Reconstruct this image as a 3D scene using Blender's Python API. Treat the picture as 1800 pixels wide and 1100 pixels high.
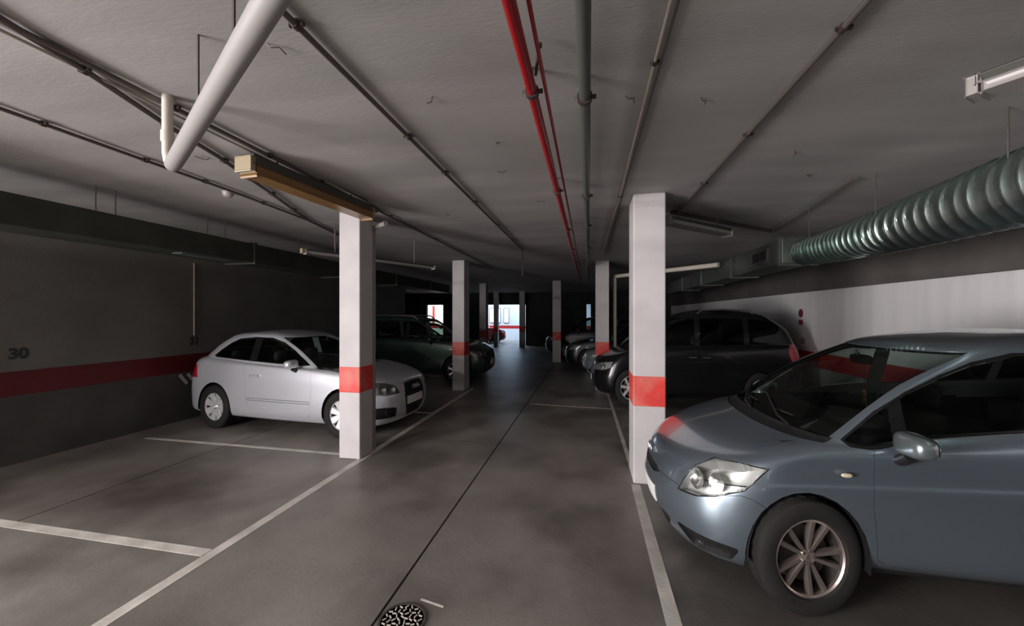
import bpy, bmesh, math, random
import numpy as np
from mathutils import Vector, Matrix
random.seed(7)
for o in list(bpy.data.objects): bpy.data.objects.remove(o)
SC = bpy.context.scene
COL = SC.collection
PI = math.pi

# ------------------------------------------------------------------ camera, world, exposure
cam_d = bpy.data.cameras.new('camera'); cam = bpy.data.objects.new('camera', cam_d); COL.objects.link(cam)
cam.location = (0, 0, 1.7); cam.rotation_euler = (PI/2, 0, math.radians(10.92))
cam_d.sensor_width = 36; cam_d.lens = 14.0; cam_d.shift_y = 3/1800; cam_d.clip_start = .05; cam_d.clip_end = 200
SC.camera = cam
SC.view_settings.view_transform = 'Standard'; SC.view_settings.look = 'None'
SC.view_settings.exposure = 0.0; SC.view_settings.gamma = 1.0; SC.view_settings.use_curve_mapping = False
w = bpy.data.worlds.new('world'); SC.world = w; w.use_nodes = True
w.node_tree.nodes['Background'].inputs[0].default_value = (.55, .68, .9, 1)
w.node_tree.nodes['Background'].inputs[1].default_value = 1.0

def area(name, loc, rot, sx, sy, power, col):
    d = bpy.data.lights.new(name, 'AREA'); d.shape = 'RECTANGLE'; d.size = sx; d.size_y = sy
    d.energy = power; d.color = col
    o = bpy.data.objects.new(name, d); o.location = loc; o.rotation_euler = rot; COL.objects.link(o); return o
# daylight through the entrance behind the camera, and through the roof slot of the far hall
area('daylight_entrance', (-5.1, -6.1, 1.2), (PI/2, 0, 0), 2.3, 2.2, 200, (1, .95, .945))
area('added_side_light', (-6.56, -2.7, 1.2), (PI/2, 0, -PI/2), 3.2, 2.2, 960, (1, .95, .945))  # added light, out of view on the left, to brighten the right wall
area('daylight_far_slot', (-9.9, 24.6, 2.86), (0, 0, 0), 4.0, 2.2, 260, (1, .93, .94))
area('daylight_far_slot', (-3.9, 24.6, 2.86), (0, 0, 0), 6.5, 2.2, 260, (.50, .73, 1))

# ------------------------------------------------------------------ materials
def mat(name, col=(.5,.5,.5), rough=.5, metal=0, coat=0, spec=.5, emit=None, es=0):
    m = bpy.data.materials.new(name); m.use_nodes = True
    b = m.node_tree.nodes['Principled BSDF']
    b.inputs['Base Color'].default_value = (*col, 1); b.inputs['Roughness'].default_value = rough
    b.inputs['Metallic'].default_value = metal; b.inputs['Coat Weight'].default_value = coat
    b.inputs['Coat Roughness'].default_value = .06
    b.inputs['Specular IOR Level'].default_value = spec
    if emit: b.inputs['Emission Color'].default_value = (*emit, 1); b.inputs['Emission Strength'].default_value = es
    return m
def noisy(name, c1, c2, scale=3, rough=.7, bump=.1, detail=6, c3=None, s3=.6, lo=.35, hi=.65, stretch=(1,1,1), fine=40, metal=0, coat=0, spec=.4):
    m = mat(name, c1, rough, metal, coat, spec); nt = m.node_tree; N = nt.nodes; L = nt.links; b = N['Principled BSDF']
    tc = N.new('ShaderNodeTexCoord'); mp = N.new('ShaderNodeMapping'); mp.inputs['Scale'].default_value = stretch
    L.new(tc.outputs['Object'], mp.inputs[0])
    n1 = N.new('ShaderNodeTexNoise'); n1.inputs['Scale'].default_value = scale; n1.inputs['Detail'].default_value = detail
    L.new(mp.outputs[0], n1.inputs['Vector'])
    r = N.new('ShaderNodeMapRange'); r.inputs[1].default_value = lo; r.inputs[2].default_value = hi
    L.new(n1.outputs[0], r.inputs[0])
    mx = N.new('ShaderNodeMix'); mx.data_type = 'RGBA'; mx.inputs[6].default_value = (*c1, 1); mx.inputs[7].default_value = (*c2, 1)
    L.new(r.outputs[0], mx.inputs[0]); out = mx.outputs[2]
    if c3:
        n3 = N.new('ShaderNodeTexNoise'); n3.inputs['Scale'].default_value = s3; n3.inputs['Detail'].default_value = 4
        L.new(mp.outputs[0], n3.inputs['Vector'])
        r3 = N.new('ShaderNodeMapRange'); r3.inputs[1].default_value = .47; r3.inputs[2].default_value = .72
        L.new(n3.outputs[0], r3.inputs[0])
        m3 = N.new('ShaderNodeMix'); m3.data_type = 'RGBA'; m3.inputs[7].default_value = (*c3, 1)
        L.new(r3.outputs[0], m3.inputs[0]); L.new(out, m3.inputs[6]); out = m3.outputs[2]
    L.new(out, b.inputs['Base Color'])
    if bump:
        n2 = N.new('ShaderNodeTexNoise'); n2.inputs['Scale'].default_value = fine; n2.inputs['Detail'].default_value = 5
        L.new(mp.outputs[0], n2.inputs['Vector'])
        bp = N.new('ShaderNodeBump'); bp.inputs['Strength'].default_value = bump; bp.inputs['Distance'].default_value = .02
        L.new(n2.outputs[0], bp.inputs['Height']); L.new(bp.outputs[0], b.inputs['Normal'])
    return m
def glass(name, tint, refl=1.45):
    m = bpy.data.materials.new(name); m.use_nodes = True; nt = m.node_tree; nt.nodes.clear()
    o = nt.nodes.new('ShaderNodeOutputMaterial'); mx = nt.nodes.new('ShaderNodeMixShader')
    t = nt.nodes.new('ShaderNodeBsdfTransparent'); t.inputs[0].default_value = (*tint, 1)
    g = nt.nodes.new('ShaderNodeBsdfGlossy'); g.inputs['Roughness'].default_value = .03
    f = nt.nodes.new('ShaderNodeFresnel'); f.inputs[0].default_value = refl
    nt.links.new(f.outputs[0], mx.inputs[0]); nt.links.new(t.outputs[0], mx.inputs[1]); nt.links.new(g.outputs[0], mx.inputs[2])
    nt.links.new(mx.outputs[0], o.inputs[0]); return m

M = {}
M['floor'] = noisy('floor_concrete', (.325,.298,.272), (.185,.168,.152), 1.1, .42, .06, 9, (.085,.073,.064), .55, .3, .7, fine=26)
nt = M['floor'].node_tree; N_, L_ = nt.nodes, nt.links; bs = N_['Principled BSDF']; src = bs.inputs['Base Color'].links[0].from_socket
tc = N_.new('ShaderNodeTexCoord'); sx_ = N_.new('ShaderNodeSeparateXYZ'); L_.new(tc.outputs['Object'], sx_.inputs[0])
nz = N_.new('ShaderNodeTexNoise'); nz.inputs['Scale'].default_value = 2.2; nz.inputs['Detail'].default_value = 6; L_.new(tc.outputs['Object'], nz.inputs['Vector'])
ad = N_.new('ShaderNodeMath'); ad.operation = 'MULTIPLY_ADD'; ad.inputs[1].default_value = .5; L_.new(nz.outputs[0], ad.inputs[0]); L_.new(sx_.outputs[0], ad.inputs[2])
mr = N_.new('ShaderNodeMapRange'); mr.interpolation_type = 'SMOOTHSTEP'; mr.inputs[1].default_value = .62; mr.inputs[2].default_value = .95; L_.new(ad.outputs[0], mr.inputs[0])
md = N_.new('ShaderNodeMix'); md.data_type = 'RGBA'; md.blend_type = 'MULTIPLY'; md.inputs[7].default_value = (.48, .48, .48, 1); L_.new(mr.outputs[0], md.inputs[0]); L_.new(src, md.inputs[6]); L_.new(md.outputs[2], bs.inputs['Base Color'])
M['joint'] = mat('joint_filler', (.03,.026,.022), .9)
M['line'] = noisy('line_paint', (.80,.76,.70), (.58,.54,.49), 5, .6, .08)
M['ceil'] = noisy('ceiling_concrete', (.43,.41,.402), (.33,.318,.31), 1.3, .85, .06, 10, (.29,.285,.27), .45, .3, .7, (.7,2.6,1), 24)
M['wallw'] = noisy('wall_white_paint', (.92,.91,.91), (.83,.82,.82), 2.0, .6, .05, 6, None, .6, .3, .7, (3,3,.25))
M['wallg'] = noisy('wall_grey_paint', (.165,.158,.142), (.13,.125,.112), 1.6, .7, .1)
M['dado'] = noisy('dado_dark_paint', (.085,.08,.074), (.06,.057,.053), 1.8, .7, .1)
M['redp'] = noisy('red_band_paint', (.62,.035,.03), (.50,.03,.027), 3, .5, .03)
M['dador'] = noisy('dado_grey_paint', (.42,.42,.40), (.34,.34,.325), 1.8, .7, .1)
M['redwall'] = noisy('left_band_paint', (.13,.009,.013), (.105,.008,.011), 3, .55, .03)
M['redpil'] = noisy('pillar_red_paint', (.80,.06,.05), (.66,.06,.05), 5, .5, .03, 4, (.70,.25,.2), 3.0)
M['pillar'] = noisy('pillar_white_paint', (.62,.585,.59), (.55,.52,.525), 3, .6, .05)
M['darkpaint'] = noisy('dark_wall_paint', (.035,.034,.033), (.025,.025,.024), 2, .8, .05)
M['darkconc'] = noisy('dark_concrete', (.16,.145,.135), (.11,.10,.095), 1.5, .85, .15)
M['galv'] = noisy('galvanised_sheet', (.17,.19,.17), (.11,.125,.11), 4, .42, .03, metal=.6)
M['galvd'] = noisy('dull_duct_sheet', (.055,.06,.048), (.035,.04,.032), 3, .5, .03, metal=.3)
M['alu'] = mat('duct_foil', (.42,.50,.465), .34, 1)
M['pvc'] = mat('white_pvc', (.28,.265,.26), .45)
M['pvcy'] = mat('aged_white_pvc', (.66,.60,.52), .45)
M['redpipe'] = mat('red_pipe_paint', (.30,.008,.012), .35)
M['greypipe'] = mat('grey_pipe', (.085,.092,.080), .45)
M['conduit'] = mat('dark_conduit', (.10,.085,.078), .55)
M['cable'] = mat('pale_cable', (.42,.37,.32), .5)
M['steel'] = mat('steel_rod', (.12,.11,.10), .5, .5)
M['clamp'] = mat('clamp_steel', (.07,.05,.045), .5, .4)
M['brown'] = mat('aged_diffuser', (.24,.13,.045), .3)
M['shade'] = mat('lamp_shade_dark', (.06,.06,.05), .5)
M['lampw'] = mat('lamp_white_plastic', (.38,.35,.335), .35)
M['cream'] = mat('cream_endcap', (.34,.28,.19), .4)
M['black'] = mat('black_plastic', (.012,.012,.012), .45)
M['blackg'] = mat('gloss_black', (.008,.009,.009), .12)
M['rubber'] = noisy('tyre_rubber', (.011,.0103,.0095), (.017,.0155,.014), 6, .8, .1)
M['interior'] = mat('interior_trim', (.028,.030,.028), .8)
M['seat'] = mat('seat_cloth', (.05,.052,.05), .9)
M['alloy'] = mat('alloy_wheel', (.44,.375,.345), .33, .85)
M['alloys'] = mat('silver_wheel_cover', (.78,.78,.78), .35, .5)
M['disc'] = mat('brake_disc', (.055,.048,.044), .5, .5)
M['chrome'] = mat('chrome', (.85,.85,.85), .12, 1)
M['reflect'] = mat('lamp_reflector', (.80,.80,.79), .16, .95)
M['bowl'] = mat('lamp_bowl', (.56,.56,.545), .33, .55)
M['mirror'] = mat('mirror_glass', (.8,.8,.8), .02, 1)
M['redlens'] = mat('red_lens', (.40,.008,.02), .15, 0, 1)
M['orange'] = mat('pale_amber_lens', (.62,.52,.38), .2, 0, .5)
M['plate'] = mat('number_plate', (.80,.80,.78), .35)
M['g_clear'] = glass('clear_lens', (.93,.94,.94))
M['g_screen'] = glass('windscreen_glass', (.78,.88,.83))
M['g_side'] = glass('side_glass', (.50,.58,.55))
M['liner'] = mat('headliner', (.36,.37,.35), .85)
M['g_dark'] = glass('privacy_glass', (.10,.11,.11))
def paint(name, col, metal=.6, rough=.34): return mat(name, col, rough, metal, 1.0)
M['p_blue'] = paint('paint_blue_grey', (.25,.305,.36), .78, .28)
M['p_mirror'] = paint('paint_mirror_shell', (.25,.29,.30), .7, .28)
M['p_silver'] = paint('paint_silver', (.74,.75,.80), .5, .33)
M['p_black'] = mat('paint_black', (.008,.008,.009), .22, 0, .25, .35)
M['p_green'] = paint('paint_dark_green', (.022,.050,.036), .2, .35)
M['p_dark'] = paint('paint_charcoal', (.02,.021,.024), .2, .35)
M['p_ice'] = paint('paint_ice_blue', (.42,.50,.58), .5, .35)
M['p_red'] = paint('paint_red', (.45,.02,.02), .1, .3)
M['gold'] = mat('gold_metal', (.80,.52,.18), .3, .9)
M['sign_red'] = mat('sign_red', (.33,.02,.04), .4)
M['sign_blue'] = mat('sign_blue', (.03,.04,.16), .4)
M['ink'] = mat('stencil_paint', (.03,.03,.027), .7)
M['stripe_w'] = mat('stripe_white', (.55,.5,.48), .6)
M['winlit'] = mat('daylit_pane', (.9,.9,.9), .3, emit=(1,.93,.93), es=2.2)

# ------------------------------------------------------------------ object helpers
def link(name, me, parent=None):
    o = bpy.data.objects.new(name, me); COL.objects.link(o)
    if parent: o.parent = parent
    return o
def obj(name, bm, m, parent=None, smooth=None, loc=None):
    """bmesh -> one mesh object; smooth = auto smooth angle in degrees"""
    me = bpy.data.meshes.new(name)
    bmesh.ops.recalc_face_normals(bm, faces=bm.faces[:])
    if smooth:
        for f in bm.faces: f.smooth = True
        for e in bm.edges:
            if len(e.link_faces) == 2 and e.calc_face_angle(0) > math.radians(smooth): e.smooth = False
    bm.to_mesh(me); bm.free()
    for x in (m if isinstance(m, (list, tuple)) else [m]): me.materials.append(x)
    o = link(name, me, parent)
    if loc: o.location = loc
    return o
def empty(name, loc=(0,0,0), rz=0):
    o = bpy.data.objects.new(name, None); COL.objects.link(o); o.location = loc; o.rotation_euler = (0,0,rz); o.empty_display_size = .2; return o
def tag(o, label=None, cat=None, group=None, kind=None):
    if label: o['label'] = label
    if cat: o['category'] = cat
    if group: o['group'] = group
    if kind: o['kind'] = kind
    return o
def B(): return bmesh.new()
def box(bm, a, b, bev=0, seg=2):
    r = bmesh.ops.create_cube(bm, size=1); vs = r['verts']
    for v in vs: v.co = Vector([a[i] + (v.co[i]+.5)*(b[i]-a[i]) for i in range(3)])
    if bev: bmesh.ops.bevel(bm, geom=list({e for v in vs for e in v.link_edges}), offset=bev, segments=seg, profile=.5, affect='EDGES')
    return bm
def obox(bm, p, q, wx, h, up=(0,0,1), bev=0):
    """box along p->q with width wx and height h (centred)"""
    p, q = Vector(p), Vector(q); d = (q-p); L = d.length; d.normalize(); u = Vector(up); s = d.cross(u).normalized(); u = s.cross(d)
    r = bmesh.ops.create_cube(bm, size=1); vs = r['verts']
    for v in vs: c = v.co.copy(); v.co = p + d*((c.x+.5)*L) + s*(c.y*wx) + u*(c.z*h)
    if bev: bmesh.ops.bevel(bm, geom=list({e for v in vs for e in v.link_edges}), offset=bev, segments=2, profile=.5, affect='EDGES')
    return bm
def tube(bm, pts, r, n=12, cap=True):
    """swept tube; r may be a list per point"""
    pts = [Vector(p) for p in pts]; rs = r if isinstance(r, (list, tuple)) else [r]*len(pts)
    rings = []; prev = None
    for i, p in enumerate(pts):
        t = (pts[min(i+1, len(pts)-1)] - pts[max(i-1, 0)]).normalized()
        if prev is None:
            u = t.cross(Vector((0,0,1)));
            if u.length < .05: u = t.cross(Vector((0,1,0)))
        else: u = prev - t*prev.dot(t)
        u.normalize(); prev = u; v = t.cross(u)
        rings.append([bm.verts.new(p + (u*math.cos(2*PI*k/n) + v*math.sin(2*PI*k/n))*rs[i]) for k in range(n)])
    for a, b in zip(rings, rings[1:]):
        for k in range(n): bm.faces.new((a[k], a[(k+1)%n], b[(k+1)%n], b[k]))
    if cap: bm.faces.new(rings[0][::-1]); bm.faces.new(rings[-1])
    return bm
def lathe(bm, prof, n=32, axis='y', c=(0,0,0), close=False, cap=True):
    """revolve profile [(r, a)] about axis through c"""
    rings = []
    for r, a in prof:
        rg = []
        for k in range(n):
            t = 2*PI*k/n; x, z = r*math.cos(t), r*math.sin(t)
            p = {'y': (x, a, z), 'z': (x, z, a), 'x': (a, x, z)}[axis]
            rg.append(bm.verts.new(Vector(p)+Vector(c)))
        rings.append(rg)
    prs = list(zip(rings, rings[1:])) + ([(rings[-1], rings[0])] if close else [])
    for a, b in prs:
        for k in range(n): bm.faces.new((a[k], a[(k+1)%n], b[(k+1)%n], b[k]))
    if not close and cap:
        if prof[0][0] > 1e-6: bm.faces.new(rings[0])
        if prof[-1][0] > 1e-6: bm.faces.new(rings[-1])
    bmesh.ops.remove_doubles(bm, verts=bm.verts[:], dist=1e-6)
    return bm
def prism(bm, poly, z0, z1):
    a = [bm.verts.new((x, y, z0)) for x, y in poly]; b = [bm.verts.new((x, y, z1)) for x, y in poly]
    n = len(poly); bm.faces.new(a[::-1]); bm.faces.new(b)
    for i in range(n): bm.faces.new((a[i], a[(i+1)%n], b[(i+1)%n], b[i]))
    return bm
def copy_tree(o, parent=None):
    c = o.copy(); COL.objects.link(c)
    if parent: c.parent = parent
    for ch in list(o.children): copy_tree(ch, c)
    return c
def text_mesh(name, s, size, m, parent, loc, rot, ext=.001):
    cu = bpy.data.curves.new(name, 'FONT'); cu.body = s; cu.size = size; cu.extrude = ext; cu.offset = size*.04; cu.align_x = 'CENTER'; cu.align_y = 'CENTER'
    t = bpy.data.objects.new(name, cu); COL.objects.link(t)
    dg = bpy.context.evaluated_depsgraph_get(); me = bpy.data.meshes.new_from_object(t.evaluated_get(dg))
    bpy.data.objects.remove(t); me.materials.clear(); me.materials.append(m)
    o = link(name, me, parent); o.location = loc; o.rotation_euler = rot; return o

# ------------------------------------------------------------------ the setting
XL, XR, CEIL = -6.42, 4.15, 2.92
YB, YF = -6.0, 26.0
fl = obj('floor', box(B(), (-13, YB-2, -.20), (6, YF+.4, -.012)), M['joint']); tag(fl, kind='structure')
xs = [-13, -4.62, -1.165, 6]; G = .008
for x0, x1 in zip(xs, xs[1:]):
    for y0, y1 in ((YB-2, 5.2), (5.2, 13.0), (13.0, YF+.4)):
        gy = .002
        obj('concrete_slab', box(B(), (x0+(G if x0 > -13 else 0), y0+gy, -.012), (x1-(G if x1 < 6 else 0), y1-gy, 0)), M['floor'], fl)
def fline(a, b, wd):
    obj('painted_line', obox(B(), (*a, .0008), (*b, .0008), wd, .0016), M['line'], fl)
fline((-2.63, -5.0), (-2.63, 8.9), .085)
fline((.46, -5.0), (.46, 4.15), .085); fline((.47, 4.5), (.40, 9.0), .05)
fline((-6.3, 2.42), (-2.68, 2.38), .085); fline((-6.0, 4.44), (-2.95, 4.38), .06)
fline((-6.3, 0.3), (-2.68, 0.3), .085); fline((-6.0, 6.5), (-2.68, 6.5), .06)
fline((-1.10, 7.52), (.42, 7.40), .02); fline((.52, 4.4), (4.0, 4.4), .08)
fline((-.985, 2.235), (-.83, 2.20), .014)
ce = obj('ceiling', box(B(), (-13, YB-2, CEIL), (6, YF+.4, CEIL+.25)), M['ceil']); tag(ce, kind='structure')
def wall(name, a, b, m): return tag(obj(name, box(B(), a, b), m), kind='structure')
def stripe(parent, a, b, m=None): return obj('painted_band', box(B(), a, b), m or M['redp'], parent)
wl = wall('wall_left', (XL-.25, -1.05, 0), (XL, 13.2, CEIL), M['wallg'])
wall('wall_left', (XL-.25, YB, 0), (XL, -4.35, CEIL), M['wallg']); wall('wall_left', (XL-.25, -4.35, 2.35), (XL, -1.05, CEIL), M['wallg'])  # unseen gap made for the added side light
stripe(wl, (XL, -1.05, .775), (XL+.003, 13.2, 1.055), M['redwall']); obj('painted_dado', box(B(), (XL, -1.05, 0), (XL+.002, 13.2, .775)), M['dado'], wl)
text_mesh('painted_number', '30', .17, M['ink'], wl, (XL+.003, 3.41, 1.25), (PI/2, 0, PI/2))
text_mesh('painted_number', '31', .17, M['ink'], wl, (XL+.003, 5.48, 1.26), (PI/2, 0, PI/2))
for k in range(2):
    obj('warning_stripe', obox(B(), (XL+.003, 5.24+k*.13, .74), (XL+.003, 5.36+k*.13, .58), .05, .003, (1,0,0)), M['stripe_w'], wl)
wr = wall('wall_right', (XR, YB, 0), (XR+.25, YF, CEIL), M['wallw'])
stripe(wr, (XR-.003, YB, .72), (XR, YF, 1.0)); obj('painted_dado', box(B(), (XR-.002, YB, 0), (XR, YF, .72)), M['dador'], wr)
text_mesh('painted_number', '11', .15, M['ink'], wr, (XR-.003, 8.80, 1.18), (PI/2, 0, -PI/2))
wall('trim_2', (XR-.12, YB, 2.14), (XR, 21.6, CEIL), M['darkconc'])      # dark box along the top of the right wall
# back wall with the open vehicle entrance
wall('wall_back', (XL, YB-.25, 2.4), (-3.8, YB, CEIL), M['wallg'])
wall('wall_back', (-3.8, YB-.25, 0), (XR, YB, CEIL), M['wallg'])
# far end
wall('wall_left', (-13, 13.0, 0), (XL-.25, 13.2, CEIL), M['darkconc'])
wall('wall_left', (-13.0, 13.2, 0), (-12.8, YF, CEIL), M['darkconc'])
wf = wall('wall_front', (-13, YF, 0), (XR, YF+.25, CEIL), M['wallw'])
stripe(wf, (-13, YF-.004, .78), (XR, YF, .98)); stripe(wf, (-10.62, YF-.004, .98), (-10.45, YF, 2.3))
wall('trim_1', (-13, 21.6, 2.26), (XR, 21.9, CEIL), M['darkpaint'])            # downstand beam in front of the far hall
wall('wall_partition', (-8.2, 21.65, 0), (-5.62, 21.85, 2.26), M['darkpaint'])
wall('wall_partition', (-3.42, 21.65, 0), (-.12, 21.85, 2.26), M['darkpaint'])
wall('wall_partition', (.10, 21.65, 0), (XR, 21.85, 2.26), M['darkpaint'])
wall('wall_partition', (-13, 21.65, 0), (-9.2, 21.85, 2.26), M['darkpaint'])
for i, (x0, x1) in enumerate(((-6.55, -5.80), (-5.58, -5.22))):
    wn = tag(obj('window_%d' % (i+1), box(B(), (x0, YF-.05, 1.15), (x1, YF-.01, 2.16)), M['pvc']), kind='structure')
    obj('pane', box(B(), (x0+.05, YF-.056, 1.2), (x1-.05, YF-.05, 2.11)), M['winlit'], wn)

# pillars
def pillar(x0, x1, y0, y1, label, group=None, band=(.775, 1.09)):
    p = obj('concrete_pillar', box(B(), (x0, y0, 0), (x1, y1, CEIL), .012), M['pillar'])
    tag(p, label, 'pillar', group or 'white pillars with red bands')
    obj('painted_band', box(B(), (x0-.002, y0-.002, band[0]), (x1+.002, y1+.002, band[1]), .012), M['redpil'], p)
    return p
pillar(-2.91, -2.64, 4.25, 4.54, 'white pillar with red band in front of the silver hatchback')
pillar(.44, .75, 4.17, 4.60, 'white pillar with red band beside the blue grey hatchback')
pillar(-3.02, -2.74, 8.55, 8.95, 'white pillar with red band at the nose of the dark green car')
pillar(.15, .45, 9.25, 9.65, 'white pillar with red band rising behind the black minivan nose')
def farpillar(x0, x1, y0, y1, label): return pillar(x0, x1, y0, y1, label)
farpillar(-4.19, -3.93, 15.0, 15.4, 'far dim pillar left of the daylit opening')
farpillar(-1.28, -.98, 14.3, 14.7, 'far dim pillar right of the daylit opening')
farpillar(-4.95, -4.72, 20.5, 20.8, 'thin dark far post standing inside the daylit opening')
farpillar(-3.55, -3.28, 20.4, 20.7, 'far brownish pillar at right edge of the daylit opening')

# ------------------------------------------------------------------ services on the ceiling
def run(name, pts, r, m, label, cat, n=12, clamps=(), clamp_name='clamp', cm=None, group=None, cl=.03, rc=1.35):
    """a pipe or conduit with its clamps (each clamp a part); origin at the first point"""
    o = obj(name, tube(B(), pts, r, n), m, smooth=40); tag(o, label, cat, group or {'conduit': 'conduits on the ceiling and walls', 'cable': 'cables on the ceiling'}.get(cat))
    pts = [Vector(p) for p in pts]
    for y in clamps:
        for a, b in zip(pts, pts[1:]):
            t = (y-a.y)/(b.y-a.y) if abs(b.y-a.y) > 1e-6 else -1
            if 0 <= t <= 1:
                p = a.lerp(b, t); d = (b-a).normalized()
                bm = B(); tube(bm, [p-d*cl/2, p+d*cl/2], r*rc, 12)
                box(bm, (p.x-r*.25, p.y-.008, p.z+r*.9), (p.x+r*.25, p.y+.008, CEIL-.002))
                for sx in (-1, 1): box(bm, (p.x+sx*r*rc-.008, p.y-.008, p.z-.008), (p.x+sx*r*rc+sx*.014+.004, p.y+.008, p.z+.008))
                obj(clamp_name, bm, cm or M['clamp'], o); break
    return o
red = run('fire_pipe', [(-.275, -5, 2.80), (-.275, 13, 2.80)], .026, M['redpipe'], 'red fire water pipe running along the ceiling over the aisle', 'pipe', 14,
    (-1.3, .3, 1.95, 3.55, 5.2, 6.8, 8.4))
obj('branch_nozzle', tube(tube(B(), [(-.24, 1.82, 2.80), (-.215, 1.74, 2.88)], .007, 8), [(-.215, 1.74, 2.875), (-.215, 1.74, 2.89)], .014, 8), M['clamp'], red)
run('red_conduit', [(-.210, -5, 2.815), (-.210, 13, 2.815)], .009, M['redpipe'], 'thin red conduit beside the thick red ceiling pipe', 'conduit', 8)
run('grey_pipe', [(-.02, -5, 2.80), (-.02, 12, 2.80)], .029, M['greypipe'], 'dark grey pipe on the ceiling right of the red pipe', 'pipe', 14, (-1.2, .4, 2.05, 3.75, 5.0, 6.7, 8.3))
run('ceiling_cable', [(.31, -5, 2.905), (.31, 4.3, 2.905), (.27, 8, 2.905)], .008, M['cable'], 'pale cable clipped to the ceiling, meeting the right front pillar', 'cable', 8, (2.0, 4.2))
run('ceiling_cable', [(.34, -5, 2.905), (.335, 8, 2.905)], .006, M['conduit'], 'thin dark cable next to the pale cable near the right pillar', 'cable', 8)
run('ceiling_conduit', [(1.10, -5, 2.90), (1.02, 4.95, 2.90)], .013, M['conduit'], 'dark conduit crossing the ceiling right of the right front pillar', 'conduit', 8, (1.0, 1.9, 2.9, 3.9), 'coupling')
run('ceiling_conduit', [(-1.17, -5, 2.90), (-1.21, 7.25, 2.90), (-1.21, 7.29, 2.86), (-1.21, 7.29, 2.42)], .014, M['conduit'], 'dark conduit left of the red pipe that drops at its far end', 'conduit', 8,
    (1.45, 2.5, 3.2, 4.1, 5.2, 6.3), 'coupling')
run('ceiling_conduit', [(-2.30, -5, 2.90), (-2.38, 4.0, 2.90), (-2.44, 10, 2.90)], .013, M['conduit'], 'dark conduit running above the brown tube lamp', 'conduit', 8, (1.9, 2.6, 3.2, 4.5, 6), 'coupling')
run('ceiling_cable', [(-2.42, -5, 2.905), (-2.46, 4.1, 2.905)], .008, M['cable'], 'pale cable leading to the brown tube lamp', 'cable', 8)
run('ceiling_conduit', [(-2.05, .1, 2.90), (-2.43, 1.52, 2.90), (-2.62, 2.05, 2.90), (-2.76, 2.54, 2.90), (-3.09, 3.43, 2.90), (-3.49, 4.44, 2.90), (-3.72, 5.5, 2.90)], .015, M['conduit'],
    'dark conduit slanting left from the white drain pipe to the left pillar top', 'conduit', 8, (1.52, 2.05, 2.62, 3.0, 3.43, 4.0), 'coupling')
run('ceiling_conduit', [(-3.28, -1, 2.90), (-3.38, 2.2, 2.90), (-3.41, 3.3, 2.90), (-3.50, 4.44, 2.90)], .012, M['conduit'], 'dark conduit nearest the left duct, passing the round detector', 'conduit', 8, (1.9, 2.5, 3.0, 3.7), 'coupling')
# big white drain pipe with its elbow and riser
dp = obj('drain_pipe', tube(B(), [(.55, .10, 2.62), (-.86, .955, 2.575), (-2.17, 1.745, 2.515), (-2.225, 1.778, 2.515), (-2.255, 1.795, 2.525)], [.038, .038, .038, .036, .022], 20), M['pvc'], smooth=50)
tag(dp, 'thick white plastic drain pipe hanging at upper left with elbow up to ceiling', 'pipe')
obj('riser', tube(B(), [(-2.215, 1.772, 2.52), (-2.275, 1.80, 2.55), (-2.30, 1.812, 2.60), (-2.305, 1.815, CEIL)], .026, 16), M['pvcy'], dp, smooth=50)
obj('socket_collar', tube(B(), [(-2.305, 1.815, 2.66), (-2.305, 1.815, 2.72)], .031, 16), M['pvcy'], dp, smooth=50)
for t in (.25, .62):
    p = Vector((-.86, .955, 2.575)).lerp(Vector((-2.17, 1.745, 2.535)), t)
    obj('hanger', box(B(), (p.x-.004, p.y-.004, p.z+.035), (p.x+.004, p.y+.004, CEIL)), M['steel'], dp)
# fluorescent fittings
def batten(a, b, label, wd=.12, ht=.07, diff='lampw', tray='shade', caps='lampw', drop=0.04, group=None):
    a, b = Vector(a), Vector(b); e = empty('tube_lamp', (a+b)/2); tag(e, label, 'lamp', group or 'tube lamps under the ceiling')
    o = e.location; A, Bv = a-o, b-o; d = (Bv-A).normalized(); u = Vector((0,0,1))
    obj('tray', obox(B(), A+d*.03+u*ht*.25, Bv-d*.03+u*ht*.25, wd, ht*.5, bev=.006), M[tray], e)
    obj('diffuser', obox(B(), A+d*.05-u*ht*.22, Bv-d*.05-u*ht*.22, wd*.92, ht*.5, bev=.018), M[diff], e, smooth=40)
    for p, s in ((A, 1), (Bv, -1)): obj('end_cap', obox(B(), p, p+d*s*.04, wd*1.03, min(ht*.95, .10), bev=.008), M[caps], e)
    for t in (.2, .8):
        p = A.lerp(Bv, t); obj('hanger', box(B(), (p.x-.006, p.y-.006, p.z+ht*.5), (p.x+.006, p.y+.006, CEIL-o.z)), M['steel'], e)
    return e
batten((-2.47, 2.47, 2.80), (-2.34, 3.95, 2.80), 'tube lamp with brown aged diffuser in front of the left pillar top', .13, .15, 'brown', 'shade', 'cream')
jb = obj('junction_box', box(B(), (-2.50, 4.03, 2.86), (-2.36, 4.17, 2.918), .008), M['galv']); tag(jb, 'small grey junction box on the ceiling above the left front pillar', 'box')
batten((-3.62, 4.50, 2.52), (-2.62, 6.54, 2.52), 'long pale tube lamp behind the left front pillar above the silver car', .05, .05, 'lampw', 'shade', 'cream')
batten((.80, 4.52, 2.72), (1.72, 5.40, 2.72), 'white tube lamp just right of the right front pillar top', .12, .08, 'lampw', 'shade', 'lampw')
batten((1.74, 2.22, 2.74), (2.25, 1.53, 2.74), 'white tube lamp cut by the right picture edge near the ceiling', .10, .09, 'lampw', 'shade', 'lampw')
run('ceiling_trunking', [(.95, 4.93, 2.895), (2.6, 6.34, 2.895)], .022, M['conduit'], 'dark trunking crossing from the right pillar top to the right duct', 'trunking', 8)
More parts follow.
